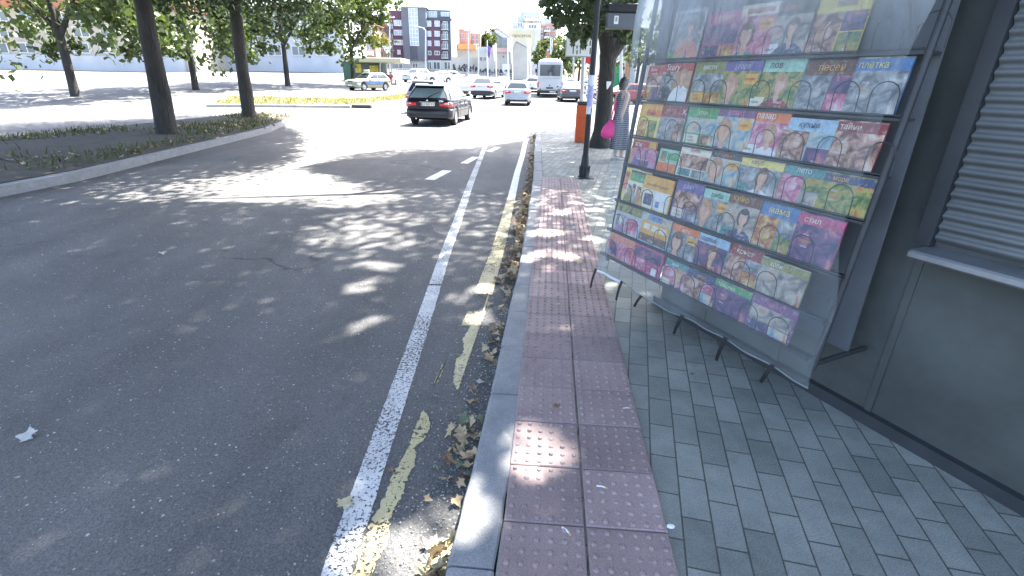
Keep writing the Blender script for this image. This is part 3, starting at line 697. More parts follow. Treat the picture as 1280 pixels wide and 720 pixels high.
# dark box by the post
bx0 = onY(757, 36, p0.y+.4); bx1 = onY(799, 5, p0.y+.4)
sb = empty('sign_box', ((bx0.x+bx1.x)/2, p0.y+.4, bx0.z), 0, 'dark grey box sign with a small white sticker high beside the black post', 'sign box')
wd, hh = bx1.x-bx0.x, bx1.z-bx0.z
b = MB(); b.box((0, 0, hh*.31), (wd, .22, hh*.62), 0, None, .012); b.build('housing', mat('box_grey', (.10, .11, .125), .5), sb)
b = MB(); b.box((0, -.01, hh*.80), (wd*1.03, .27, hh*.36), 0, None, .015); b.build('hood', M_BLACK, sb)
b = MB(); b.box((-wd*.22, -.1125, hh*.33), (.068, .003, .115), 0); b.box((-wd*.22, -.1150, hh*.35), (.03, .003, .06), 1); b.build('sticker', [M_WHITEP, mat('sticker_grey', (.3, .3, .32), .6)], sb)
b = MB(); b.box((-wd*.5-.10, -.05, hh*.75), (.24, .04, .05), 0); b.build('bracket', M_BLACK, sb)
# orange bin
q0 = at(718.5, 178); bn = empty('litter_bin', (q0.x+.21, q0.y+.16, 0), R(-4), 'tall orange litter bin with a dark rim standing by the tree trunk', 'bin')
M_OR = mat('orange_plastic', (.62, .10, .022), .5, 0, .08, 5)
b = MB(); b.box((0, 0, .47), (.40, .32, .94), 0, None, .012); b.build('body', M_OR, bn)
b = MB(); b.box((0, 0, .985), (.385, .31, .09), 0, None, .02); b.build('rim', M_DGREY, bn)
b = MB(); b.box((0, 0, .006), (.3, .24, .02), 0); b.build('foot', M_DGREY, bn)
for zz in (.62, .12): b = MB(); b.box((0, -.162, zz), (.31, .006, .007), 0); b.build('seam', mat('dark_orange', (.36, .06, .02), .6), bn)
# lane sign on its galvanised post
Ys = 14.9; s0 = onY(728, 140, Ys); sg = empty('lane_sign', (s0.x, Ys, 0), 0, 'white lane layout sign with black lines on a grey post behind the orange bin', 'road sign')
pt = onY(729.5, 60, Ys)-Vector((s0.x, Ys, 0))
b = MB(); b.tube([(0, .0, 0), (pt.x*.5, 0, pt.z*.5), pt+Vector((0, 0, .3))], .055, 14); b.build('post', M_GALV, sg)
a_, c_ = onY(706, 71, Ys)-sg.location, onY(747, 41, Ys)-sg.location
b = MB(); b.box(((a_.x+c_.x)/2, -.075, (a_.z+c_.z)/2), (c_.x-a_.x, .02, c_.z-a_.z), 0, None, .004); b.build('panel', M_WHITEP, sg)
b = MB(); xm, zm = (a_.x+c_.x)/2, (a_.z+c_.z)/2; W2, H2 = c_.x-a_.x, c_.z-a_.z
for dx, dz, sx, sz in ((0, H2/2-.012, W2, .024), (0, -H2/2+.012, W2, .024), (-W2/2+.012, 0, .024, H2-.05), (W2/2-.012, 0, .024, H2-.05)): b.box((xm+dx, -.0875, zm+dz), (sx, .006, sz), 0)
b.build('border', mat('sign_border_grey', (.33, .35, .36), .5), sg)
for px, y0, y1, wpx in ((716.2, 54, 67.3, 2.0), (725.0, 54, 67.5, 1.8), (720.8, 57, 61, 1.7), (720.8, 63, 68, 1.7), (737.2, 51, 57.5, 1.9), (737.2, 60, 68, 1.9)):
    A, B = onY(px-wpx/2, y1, Ys)-sg.location, onY(px+wpx/2, y0, Ys)-sg.location
    b = MB(); b.box(((A.x+B.x)/2, -.0862, (A.z+B.z)/2), (B.x-A.x, .003, B.z-A.z), 0); b.build('lane_mark', M_INK, sg)
for dz in (.12, -.15): b = MB(); b.box((pt.x, -.06, zm+dz), (.16, .03, .04)); b.build('clamp', M_GALV, sg)
# round speed sign a little farther
Ys2 = 17.2; cS = onY(737.3, 73.4, Ys2); sp_o = empty('speed_limit_sign', (cS.x, Ys2, 0), 0, 'round red rimmed speed sign half hidden under the lane sign', 'road sign')
Mx = Matrix.Translation((0, -.05, cS.z)) @ Matrix.Rotation(R(90), 4, 'X')
b = MB(); b.lathe([(.001, 0), (.17, 0), (.17, .008), (.001, .008)], 28, 0, Mx, False); b.build('disc', M_WHITEP, sp_o)
b = MB(); b.lathe([(.125, .0095), (.17, .0095), (.17, .013), (.125, .013)], 28, 0, Mx, False); b.build('red_ring', M_RED, sp_o)
text('speed_number', '50', .17, M_INK, sp_o, basis((0, -.061, cS.z), (1, 0, 0), (0, 0, 1)))
b = MB(); b.tube([(.02, 0, 0), (.02, 0, cS.z+.2)], .03, 10); b.build('post', M_GALV, sp_o)
# striped marker post
g_ = gx(747.3, 21.5, 0); mk = empty('marker_board', (g_.x, 21.5, -.12), 0, 'narrow marker board with red and white diagonal stripes behind the papered post', 'marker board')
A, B = onY(745, 116, 21.5)-mk.location, onY(750, 93, 21.5)-mk.location
b = MB(); b.box(((A.x+B.x)/2, 0, (A.z+B.z)/2), (B.x-A.x, .02, B.z-A.z)); b.build('board', M_WHITEP, mk)
b = MB(); w_ = B.x-A.x; n = 6; h_ = (B.z-A.z)/n
for i in range(n): z = A.z+h_*i; b.add([(A.x, -.0125, z), (B.x, -.0125, z+h_*.5*.9), (B.x, -.0125, z+h_*.98), (A.x, -.0125, z+h_*.5)], [(0, 1, 2, 3)])
b.build('stripes', M_RED, mk)
b = MB(); b.tube([((A.x+B.x)/2, .04, 0), ((A.x+B.x)/2, .04, B.z)], .025, 8); b.build('post', M_GALV, mk)
# torn note on trunk
q = onY(760.5, 107, a0.y-.205); b = MB(); b.poly([(-.05, 0, .09), (.06, .0, .09), (.055, .01, .03), (.0, .0, -.06), (-.03, 0, -.09), (-.045, 0, 0)]); b.poly([(-.045, .004, 0), (-.03, .004, -.09), (.0, .004, -.06), (.055, .014, .03), (.06, .004, .09), (-.05, .004, .09)])
o = b.build('torn_note', M_WHITEP); o.location = q; tag(o, 'torn white note stuck on the dark tree trunk', 'notice')
# ================================================================ NEWSSTAND
TH = R(25.5); U = Vector((math.sin(TH), -math.cos(TH), 0)); NV = Vector((-math.cos(TH), -math.sin(TH), 0))   # along, outward
A0 = Vector((.769, 3.279, 0)); ZUP = Vector((0, 0, 1))
# local frame of stand: x = along U, y = inward (-NV), z up
MS = Matrix((U, -NV, ZUP)).transposed().to_4x4(); MS.translation = A0
YAW = math.atan2(U.y, U.x)
kiosk = empty('kiosk', A0, YAW, 'dark grey kiosk booth behind the magazine rack under the tree', 'kiosk')
M_KIO = mat('kiosk_panel', (.075, .082, .078), .6, .2, .45, 1.4, .004)
b = MB(); b.box((1.55, 1.32, 1.22), (2.95, 2.0, 2.36), 0, None, .01); b.build('booth', M_KIO, kiosk)
b = MB(); b.box((1.55, 1.42, 2.5), (3.2, 2.3, .14), 0, None, .02); b.build('roof', M_DGREY, kiosk)
b = MB(); b.box((1.55, 1.3, .03), (3.0, 2.04, .06), 0); b.build('plinth', M_DGREY, kiosk)
b = MB(); rgs = []
for i in range(121):
    z = .92+1.32*i/120; rgs.append([(1.60, .30+.010*math.cos(i*6.2832/4), z), (2.9, .30+.010*math.cos(i*6.2832/4), z)])
b.loft(rgs, 0, False, True, False); b.build('roller_shutter', mat('shutter_grey', (.14, .15, .15), .5, .3, .3, 1.6, .002), kiosk)
b = MB(); b.box((2.25, .25, .88), (1.35, .16, .035), 0, None, .008); b.build('counter', mat('counter_steel', (.26, .27, .28), .45, .6, .3, 5), kiosk)
for xx in (1.57, 2.93): b = MB(); b.box((xx, .300, 1.58), (.055, .045, 1.36)); b.build('shutter_rail', M_DGREY, kiosk)
for xx in (.5, 1.05, 1.57, 2.25, 2.93): b = MB(); b.box((xx, .316, .46), (.03, .010, .80)); b.build('rib', M_KIO, kiosk)
rack = empty('magazine_rack', A0, YAW, 'tiered metal magazine rack with wire loops in front of the kiosk', 'rack')
ROWS = [(.405, .115), (.575, .075), (.775, .035), (1.008, -.005), (1.185, -.04), (1.40, -.075), (1.632, -.11)]     # bottom z, outward offset (towards camera is -y)
RL = 1.48
for x in (-.095, RL): b = MB(); b.tube([(x, -.06, .33), (x, .13, 2.05)], .014, 8); b.tube([(x, .13, 2.05), (x, .30, 2.05)], .012, 8); b.tube([(x, -.05, .36), (x, .30, .36)], .012, 8); b.build('frame', M_DGREY, rack)
for z, o_ in ROWS:
    b = MB(); y = -o_; b.box((RL/2-.05, y+.02, z-.012), (RL+.1, .06, .010)); b.tube([(-.09, y-.012, z+.002), (RL, y-.012, z+.002)], .004, 6); b.build('shelf', mat('shelf_steel', (.07, .075, .08), .5, .4), rack)
    x = -.03
    while x < RL-.05:
        wv = .105; lp = []
        for t in range(9):
            a = math.pi*t/8; lp.append((x+wv/2-wv/2*math.cos(a), y-.014, z+.075+wv/2*math.sin(a)*.9))
        b = MB(); b.tube([(x, y-.014, z)]+lp+[(x+wv, y-.014, z)], .0021, 6); b.build('wire_loop', M_DGREY, rack); x += rng.choice((.15, .17, .21, .26))
b = MB(); b.box((RL/2-.05, .17, 1.2), (RL+.1, .012, 1.66), 0); b.build('back_panel', mat('rack_back', (.11, .12, .13), .7), rack)
# magazines
def PC(n, c):
    c = tuple(x*.9+.03 for x in c); m, nt, b = nodes('print_'+n)
    t = tex(nt, 'ShaderNodeTexNoise', 26, Detail=5.0, Roughness=.75); t2 = tex(nt, 'ShaderNodeTexNoise', 55, Detail=3.0)
    cc = mixc(nt, ramp(nt, t2.outputs['Fac'], [(.52, (0, 0, 0)), (.66, (.5, .5, .5))]), c, (.42, .34, .30))
    cc = mixc(nt, .75, cc, ramp(nt, t.outputs['Fac'], [(.3, (.2, .2, .2)), (.7, (.8, .8, .8))]), 'OVERLAY')
    nt.links.new(cc, b.inputs['Base Color']); b.inputs['Roughness'].default_value = .4; return m
INK = {n: PC(n, lin(c)) for n, c in dict(red='#b8322c', crimson='#8c1f24', orange='#e2742c', amber='#e2a63c', yellow='#e3cf6a', cream='#e6dcc4', white='#e6e6e2', pink='#cf7f9c', magenta='#b84472', plum='#7c4a78', mauve='#a78aa6', violet='#6c5a96', navy='#2c3c66', blue='#4a78a8', sky='#9dbccc', teal='#4a8c88', green='#4e9c5c', mint='#a0cdb6', olive='#8a8a4a', grey='#9a9a9a', dark='#34343a', silver='#bcc0c4', skin='#d6a88c', tan='#b98b64', brown='#6a4632', black='#1c1c20', salmon='#d98a74').items()}
def photo_print(n, cols, sc):
    m, nt, b = nodes('print_photo_'+n)
    t = tex(nt, 'ShaderNodeTexNoise', sc, Detail=4.0, Roughness=.6, Distortion=.6)
    k = len(cols); nt.links.new(ramp(nt, t.outputs['Fac'], [(.28+.44*i/(k-1), tuple(x*.8+.04 for x in lin(c))) for i, c in enumerate(cols)]), b.inputs['Base Color']); b.inputs['Roughness'].default_value = .4; return m
for n, c, q in (('beach', ('#2c5a78', '#7fa8b8', '#d8c8a8', '#a87850'), 17), ('garden', ('#20361c', '#5a7a34', '#b8a850', '#c04838'), 24), ('people', ('#2a2024', '#7a4a3c', '#d4a488', '#e8e0d8'), 20), ('food', ('#4a2418', '#a85a28', '#d8a850', '#e8dcc0'), 26), ('room', ('#3a3a44', '#8a8078', '#c8bca8', '#b85848'), 15), ('night', ('#141826', '#3c3460', '#84507c', '#d8907c'), 18), ('fabric', ('#7c2848', '#c05878', '#e0a0b0', '#f0e4e0'), 22), ('stone', ('#303234', '#707478', '#a8a8a4', '#d8d8d4'), 21)): INK[n] = photo_print(n, c, q)
def magazine(row, x, wd, ht, bg, label, blocks=(), title=None, folk=(), tilt=9, dz=0.0, dy=0.0):
    z, o_ = ROWS[row]
    loc = A0+U*(x+wd/2)+(-NV)*(-o_+.004+dy)+Vector((0, 0, z+dz))
    mg = empty('magazine', loc, YAW, label, 'magazine', 'magazines in the rack'); mg.rotation_euler = (R(-tilt), 0, YAW)
    ht += .022; b = MB(); b.box((0, .006, ht/2), (wd, .009, ht)); b.build('pages', INK[bg], mg)
    lay = [0]
    names = []
    def mi(c):
        if c not in names: names.append(c)
        return names.index(c)
    b = MB()
    for (u0, v0, u1, v1, c) in blocks:       # fractions of the cover
        lay[0] += 1; y = .0012-.0002*lay[0]
        b.add([((u0-.5)*wd, y, v0*ht), ((u1-.5)*wd, y, v0*ht), ((u1-.5)*wd, y, v1*ht), ((u0-.5)*wd, y, v1*ht)], [(0, 1, 2, 3)], mi(c))
    for (u, v, s, hair, dress, skin_) in folk:   # a cover portrait: hair, face, neck, shoulders
        cx, cz = (u-.5)*wd, v*ht
        def ell(dx, dz_, rx, rz, c, n=14, lo=0, hi=6.2832):
            lay[0] += 1; y = .0012-.0002*lay[0]
            cl = lambda q, a_, b_: max(a_, min(b_, q))
            b.add([(cl(cx+dx+rx*math.cos(lo+(hi-lo)*i/n), -wd*.5, wd*.5), y, cl(cz+dz_+rz*math.sin(lo+(hi-lo)*i/n), .001, ht*.99)) for i in range(n)], [tuple(range(n))], mi(c))
        ell(0, .03*s, .32*s, .42*s, hair); ell(0, -1.42*s, .86*s, .95*s, dress)
        ell(0, -.42*s, .12*s, .25*s, skin_); ell(0, 0, .21*s, .31*s, skin_); ell(0, .27*s, .22*s, .12*s, hair)
    if b.f: b.build('cover_picture', [INK[n] for n in names], mg)
    if title:
        for (s, u, v, sz, c, *rest) in (title if isinstance(title, list) else [title]):
            text('cover_title', s, sz*ht, INK[c], mg, basis(((u-.5)*wd, -.0045, v*ht), (1, 0, 0), (0, 0, 1)), 'CENTER', rest[0] if rest else 1.0)
    return mg
mz = magazine
# row 6 (top): pale cover with a figure, green band
mz(6, .055, .24, .235, 'silver', 'faded silver magazine with a dim figure and a green foot band in the top row', [(.0, .0, 1, .14, 'green'), (.05, .14, .95, .95, 'stone')], ('МОДА', .5, .07, .09, 'mint'), [(.62, .62, .11, 'brown', 'salmon', 'skin')])
# row 5: Story
mz(5, .055, .245, .19, 'red', 'magazine titled Story with a woman in a white blouse and a grey portrait', [(.0, .0, 1, .78, 'room'), (.45, .0, 1, .80, 'tan'), (0, .0, .40, .72, 'stone')], [('Story', .36, .895, .24, 'white'), ('ЛЮБОВ', .2, .08, .06, 'crimson')], [(.22, .60, .085, 'dark', 'dark', 'grey'), (.74, .66, .10, 'tan', 'white', 'skin')])
mz(5, -.08, .135, .18, 'salmon', 'red headed tabloid magazine half tucked behind the one titled Story', [(0, .72, 1, .98, 'red'), (0, .45, 1, .70, 'people'), (.05, .02, .5, .4, 'food'), (.52, .02, .95, .4, 'night'), (0, .4, 1, .44, 'cream')], [('Шок', .42, .88, .12, 'white'), ('звезди', .5, .77, .08, 'white')])
# row 4
mz(4, -.07, .20, .185, 'amber', 'magazine with orange yellow top and plain pale cover in the fifth row', [(0, .0, 1, .60, 'yellow'), (.35, .62, 1, .80, 'orange'), (.1, .02, .45, .5, 'food'), (.5, .02, .9, .5, 'garden')], ('жена', .55, .70, .16, 'crimson'))
mz(4, .13, .21, .19, 'grey', 'grey magazine with a dark red band and white letter X at its corner', [(0, .62, 1, .98, 'crimson'), (.0, 0, .6, .58, 'stone'), (.62, .0, 1, .58, 'people')], [('жълта', .4, .80, .14, 'salmon'), ('X', .92, .78, .2, 'white')])
# row 3
mz(3, -.075, .225, .140, 'amber', 'amber magazine with white letters on a red corner above the pink portraits', [(.0, .62, .72, .93, 'red'), (.72, .62, 1, .93, 'amber'), (.5, .2, 1, .6, 'cream')], [('ЖЖ', .28, .77, .24, 'white'), ('журнал', .72, .68, .15, 'cream')], dy=.012)
mz(3, -.04, .23, .088, 'pink', 'pink magazine with two purple portraits, front of the fourth row', [(0, 0, 1, .30, 'mauve'), (0, .28, 1, .98, 'pink')], [('Ани и Мони', .5, .42, .17, 'white'), ('супер истории', .5, .14, .14, 'plum')], [(.22, .75, .05, 'plum', 'violet', 'mauve'), (.58, .75, .05, 'plum', 'plum', 'mauve')], dy=-.004)
mz(3, .20, .16, .11, 'mint', 'mint green magazine with an orange block behind the pink portraits', [(0, 0, 1, .40, 'orange'), (.45, .55, 1, .85, 'green'), (.1, .45, .4, .9, 'garden')], ('виж', .3, .7, .2, 'teal'), dy=.006)
# row 2: comics
mz(2, -.06, .25, .19, 'yellow', 'childrens comic with yellow edge, red letter and green banner in the third row', [(.22, .66, 1, .90, 'green'), (.22, .90, 1, .97, 'navy'), (.1, .0, .85, .64, 'cream'), (.22, .0, .36, .5, 'grey'), (.40, .0, .52, .58, 'blue'), (.58, .0, .74, .55, 'tan'), (.78, .05, .96, .42, 'plum'), (.0, .35, .16, .9, 'salmon')], [('М', .12, .80, .2, 'red'), ('ура деца', .62, .77, .13, 'mint')], [(.46, .42, .05, 'brown', 'sky', 'skin'), (.7, .42, .05, 'dark', 'tan', 'skin'), (.3, .40, .05, 'grey', 'olive', 'skin')])
mz(2, .145, .26, .18, 'amber', 'orange comic with two pale animals drawn below its handwritten title', [(.05, .04, .98, .60, 'cream'), (.12, .12, .42, .46, 'navy'), (.48, .08, .92, .55, 'white'), (.55, .12, .68, .3, 'blue')], [('моя свят с деца', .5, .74, .12, 'brown')], [], dy=-.008)
# row 1
mz(1, -.06, .26, .162, 'silver', 'grey magazine with pale drawings in the second row from the bottom', [(.0, .72, 1, 1, 'olive'), (.08, .06, .42, .62, 'stone'), (.48, .06, .92, .60, 'fabric'), (.12, .75, .22, .9, 'dark'), (.5, .75, .62, .9, 'dark')], ('пъзел', .6, .86, .12, 'grey'), [(.26, .46, .06, 'cream', 'mauve', 'white')])
mz(1, .20, .27, .160, 'sky', 'magazine with a yellow tram picture in the second row from the bottom', [(.0, .74, 1, 1, 'beach'), (.05, .30, .98, .74, 'amber'), (.15, .46, .36, .66, 'cream'), (.42, .46, .62, .66, 'cream'), (.68, .46, .9, .66, 'cream'), (.05, .05, .98, .30, 'brown'), (.3, .8, .7, .96, 'blue')], ('влак', .5, .12, .14, 'cream'))
# row 0
mz(0, -.055, .275, .14, 'salmon', 'pink red magazine with magenta pictures at the left end of the bottom row', [(.04, .06, .96, .66, 'fabric'), (.1, .1, .42, .6, 'night'), (.05, .1, .2, .22, 'blue')], ('РБ', .08, .82, .15, 'white'))
mz(0, .215, .275, .135, 'magenta', 'magenta magazine with a small white price box in the bottom row', [(.05, .5, .95, .92, 'night'), (.08, .08, .5, .48, 'fabric'), (.72, .04, .88, .32, 'white')], ('РОЗА', .4, .72, .16, 'pink'))
# the rest of the rack, towards the right
names_ = list(INK)
pal = [('teal', 'white'), ('navy', 'amber'), ('green', 'cream'), ('plum', 'pink'), ('orange', 'white'), ('sky', 'navy'), ('crimson', 'cream'), ('olive', 'white'), ('violet', 'silver'), ('mint', 'dark'), ('brown', 'amber'), ('blue', 'yellow'), ('magenta', 'cream'), ('cream', 'red'), ('dark', 'orange'), ('yellow', 'plum')]
words = ['дом', 'вкус', 'градина', 'ловец', 'авто', 'здраве', 'кръст', 'хоби', 'свят', 'риба', 'кино', 'мама', 'стил', 'баба', 'план', 'клуб', 'лето', 'море', 'урок', 'танц', 'пазар', 'кухня', 'тайни', 'вести', 'гора', 'лов', 'песен', 'плетка', 'судоку', 'рецепти', 'коне', 'филм']
ordr = ['bottom', 'second', 'third', 'fourth', 'fifth', 'sixth', 'top']; cnt = 0; r = random.Random(4)
cols_txt = ['', '', 'third', 'fourth', 'fifth', 'last']
for row in range(7):
    x = .505 if row == 0 else .485 if row == 1 else .42 if row == 2 else .375 if row == 3 else .35 if row == 4 else .315
    while x < RL-.16 and cnt < 32:
        wd = r.uniform(.195, .25); wd = min(wd, RL-x-.01); bgc, tc = pal[cnt % 16]; ht = [.138, .165, .198, .142, .178, .198, .205][row]+r.uniform(-.015, .012)
        ph = ('beach', 'garden', 'people', 'food', 'room', 'night', 'fabric', 'stone'); p1, p2, p3 = r.sample(ph, 3); c3 = r.choice(('cream', 'white', 'amber', 'crimson', 'navy', 'teal'))
        wv = words[cnt]; w2, w3, w4 = r.sample(words, 3); style = cnt % 5
        if style == 0: blk = [(0, 0, 1, .74, p1), (.0, .0, .34, .22, c3)]; ttl = [(wv, .40, .87, .19, tc), (w2, .68, .12, .085, 'white'), (w3, .16, .11, .075, 'black')]; folk = [(.60, .47, .115, r.choice(('brown', 'dark', 'tan')), r.choice(('white', 'navy', 'crimson')), 'skin')]; ds = f'a half length portrait on a {p1} picture'
        elif style == 1: blk = [(.0, .0, .55, .70, p1), (.57, .37, 1, .70, p2), (.57, .0, 1, .35, p3)]; ttl = [(wv, .5, .85, .20, tc), (w2, .27, .06, .08, 'white'), (w3, .78, .05, .07, 'white')]; folk = []; ds = f'three pictures led by a {p1} one'
        elif style == 2: blk = [(0, 0, 1, 1, p1), (0, .76, 1, .97, bgc)]; ttl = [(wv, .34, .86, .17, tc), (w2, .3, .55, .075, 'white'), (w3, .3, .43, .075, 'amber'), (w4, .3, .31, .075, 'white')]; folk = []; ds = f'a full page {p1} picture and small text lines'
        elif style == 3: blk = [(.04, .30, .96, .72, p1), (.04, .04, .48, .27, c3), (.52, .04, .96, .27, p2)]; ttl = [(wv, .5, .86, .16, tc), (w2, .26, .20, .07, 'dark'), (w3, .26, .11, .07, 'dark')]; folk = []; ds = f'a wide {p1} picture above two boxes'
        else: blk = [(0, 0, 1, .78, p2), (.62, .50, .95, .72, 'amber')]; ttl = [(wv, .55, .88, .17, tc), (w2, .78, .61, .085, 'crimson')]; folk = [(.28, .42, .15, r.choice(('brown', 'dark', 'tan')), r.choice(('teal', 'plum', 'cream')), 'skin')]; ds = f'a big cropped face beside a {p2} picture'
        mz(row, x, wd, ht, bgc, f'{bgc} magazine with {ds}, {ordr[row]} rack row', blk, ttl, folk, r.uniform(6, 12), 0, r.uniform(-.003, .006))
        x += wd+r.uniform(-.03, .006); cnt += 1
# clear plastic curtain over the rack
def film():
    m, nt, b = nodes('clear_film')
    t = tex(nt, 'ShaderNodeTexNoise', 2.0, map_scale=(1, 1, .35), Detail=6.0, Roughness=.65)
    b.inputs['Base Color'].default_value = (.74, .80, .82, 1); b.inputs['Roughness'].default_value = .18; b.inputs['Specular IOR Level'].default_value = .6
    wr = tex(nt, 'ShaderNodeTexNoise', 3.2, map_scale=(1.6, 1, .5), Detail=4.0, Distortion=1.2); bump(nt, b, wr.outputs['Fac'], .05)
    tr = N(nt, 'ShaderNodeBsdfTransparent'); tr.inputs[0].default_value = (.93, .95, .96, 1)
    tl = N(nt, 'ShaderNodeBsdfTranslucent'); tl.inputs[0].default_value = (.6, .66, .68, 1)
    mx0 = N(nt, 'ShaderNodeMixShader'); mx0.inputs[0].default_value = .5; nt.links.new(b.outputs[0], mx0.inputs[1]); nt.links.new(tl.outputs[0], mx0.inputs[2])
    tc = N(nt, 'ShaderNodeTexCoord'); sx = N(nt, 'ShaderNodeSeparateXYZ'); nt.links.new(tc.outputs['Object'], sx.inputs[0])
    mr = N(nt, 'ShaderNodeMapRange'); mr.inputs[1].default_value = 1.58; mr.inputs[2].default_value = 1.85; mr.inputs[3].default_value = .0; mr.inputs[4].default_value = .42; nt.links.new(sx.outputs[2], mr.inputs[0])
    ad = N(nt, 'ShaderNodeMath', operation='ADD'); nt.links.new(ramp(nt, t.outputs['Fac'], [(.3, (.06, .06, .06)), (.72, (.27, .27, .27))]), ad.inputs[0]); nt.links.new(mr.outputs[0], ad.inputs[1])
    mx = N(nt, 'ShaderNodeMixShader'); nt.links.new(ad.outputs[0], mx.inputs[0]); nt.links.new(tr.outputs[0], mx.inputs[1]); nt.links.new(mx0.outputs[0], mx.inputs[2])
    nt.links.new(mx.outputs[0], nt.nodes['Material Output'].inputs[0]); return m
M_FILM = film()
cu = empty('plastic_curtain', A0, YAW, 'hazy clear plastic curtain hung over the magazine rack', 'plastic sheet')
def cur(x, z):
    t = (z-.3)/1.9
    y = -.175+.10*t+.012*math.sin(x*9+z*2)*(1-t*.4)+.008*math.sin(x*23+z*5)+.006*math.sin(z*13+x*4)
    xx = x
    if z > 1.2: xx = x+(.055*(z-1.2)/.7)*max(0, 1-max(0, x+.05)/.5)
    if x > 1.2: xx += (x-1.2)/.4*(.03*math.sin(z*4.1)+.015*math.sin(z*11))-.05*(x-1.2)/.4
    return (xx, y, z)
zb = lambda x: .293+.010*math.sin(x*7)+.012*max(0, x)
nx, nz_ = 70, 60; X = [-.052+1.62*i/nx for i in range(nx+1)]
b = MB(); vs = []
for j in range(nz_+1):
    for x in X: z0 = zb(x); vs.append(cur(x, z0+(2.36-z0)*j/nz_))
b.add(vs, [(j*(nx+1)+i, j*(nx+1)+i+1, (j+1)*(nx+1)+i+1, (j+1)*(nx+1)+i) for j in range(nz_) for i in range(nx)], 0, True)
b.build('film', M_FILM, cu)
b = MB(); b.tube([Vector(cur(x, zb(x)))+Vector((0, -.004, -.004)) for x in X[:14]], .009, 8); b.build('rolled_hem', mat('hem_film', (.66, .70, .72), .25, spec=.8), cu)
b = MB(); b.tube([Vector(cur(x, zb(x))) for x in X[13:]], .004, 6); b.build('hem', mat('hem_dull', (.20, .22, .22), .4), cu)
b = MB(); zz = fr(.32, 2.2, 40); xs_ = [-.050+.10*i/8 for i in range(9)]
b.add([tuple(Vector(cur(x+.012*math.sin(z*4), z))+Vector((0, -.012-.02*math.sin(math.pi*i/8), 0))) for z in zz for i, x in enumerate(xs_)], [(j*9+i, j*9+i+1, (j+1)*9+i+1, (j+1)*9+i) for j in range(40) for i in range(8)], 0, True); b.build('folded_edge', M_FILM, cu)
for x, dx, L_ in ((-.046, -.03, .15), (.245, -.025, .145), (.47, -.04, .09), (.78, -.03, .13), (1.1, -.02, .14), (1.38, -.03, .11)):
    c = Vector(cur(x, zb(x)))+Vector((0, -.012, 0)); b = MB(); rings = []
    for i in range(7):
        t = i/6; o = c+Vector((dx*t, -.012*math.sin(t*2.2), -L_*t+ .012)); w_ = .011*(1-.25*t)
        rings.append([o+Vector((-w_, -.0015, 0)), o+Vector((w_, -.0015, 0)), o+Vector((w_, .0015, 0)), o+Vector((-w_, .0015, 0))])
    b.loft(rings, 0, True); b.build('strap', M_BLACK, cu)
# ================================================================ WOMAN WITH THE PINK BAG
f0 = at(775, 199); wo = empty('person', (f0.x-.05, f0.y, 0), R(-62), 'woman in a navy and white striped dress standing behind the plastic curtain', 'person')
M_SKIN = mat('skin', (.50, .30, .22), .55, 0, .06, 5)
# local frame: faces +y
V = [(0, 0, .86), (0, .0, 1.02), (0, -.01, 1.16), (0, -.02, 1.28), (0, -.01, 1.345), (0, .01, 1.40), (0, .015, 1.47), (0, .01, 1.55),
     (-.16, -.02, 1.27), (-.215, -.03, 1.06), (-.20, .10, .86), (-.195, .13, .81),
     (.16, -.03, 1.27), (.225, -.13, 1.07), (.215, -.18, .89), (.21, -.18, .845),
     (-.085, 0, .80), (-.09, .015, .44), (-.09, -.01, .10), (-.09, -.02, .06), (-.09, .10, .035), (.085, 0, .80), (.09, .03, .44), (.09, .01, .10), (.09, 0, .06), (.09, .12, .035)]
E_ = [(0, 1), (1, 2), (2, 3), (3, 4), (4, 5), (5, 6), (6, 7), (3, 8), (8, 9), (9, 10), (10, 11), (3, 12), (12, 13), (13, 14), (14, 15), (0, 16), (16, 17), (17, 18), (18, 19), (19, 20), (0, 21), (21, 22), (22, 23), (23, 24), (24, 25)]
RA = [(.15, .12), (.125, .10), (.14, .11), (.125, .085), .052, .058, (.082, .098), (.058, .07), .052, .043, .034, .030, .052, .043, .034, .030, .088, .058, .040, .038, .026, .088, .058, .040, .038, .026]
for hx, hy, hz_, dx, s in ((-.195, .13, .81, 1, 11), (.21, -.18, .845, -1, 15)):       # fingers and thumb
    for k, (fx, L_) in enumerate(((-.024, .062), (-.008, .072), (.008, .068), (.023, .054))):
        i = len(V); V += [(hx+fx*.6, hy+.012, hz_-.02), (hx+fx, hy+.03, hz_-.02-L_*.55), (hx+fx, hy+.018, hz_-.02-L_)]; E_ += [(s, i), (i, i+1), (i+1, i+2)]; RA += [.011, .0085, .0075]
    i = len(V); V += [(hx+dx*.03, hy+.02, hz_-.01), (hx+dx*.045, hy+.04, hz_-.045)]; E_ += [(s, i), (i, i+1)]; RA += [.011, .009]
skin('body', V, E_, RA, M_SKIN, wo)
b = MB(); b.tube([(0, .095, 1.465), (0, .128, 1.445), (0, .108, 1.435)], [.012, .016, .010], 8)
for s in (-1, 1): b.ball((s*.032, .088, 1.485), (.012, .008, .008), 5, 1); b.ball((s*.083, .01, 1.47), (.012, .02, .03), 5, 0)
b.box((0, .102, 1.41), (.045, .012, .012), 2); b.build('face', [M_SKIN, M_INK, mat('lips', (.4, .13, .12), .5)], wo)
b = MB(); rings = []
for z, rx, ry, cy in ((1.36, .072, .045, -.06), (1.42, .098, .065, -.045), (1.50, .102, .092, -.022), (1.56, .092, .092, -.012), (1.595, .06, .062, -.01), (1.606, .02, .02, -.01)): rings.append([(rx*math.cos(6.283*i/16), cy+ry*math.sin(6.283*i/16), z) for i in range(16)])
b.loft(rings, 0, True, True); b.ball((0, -.10, 1.47), (.05, .045, .05), 8); b.build('hair', mat('dark_hair', (.03, .022, .018), .5), wo)
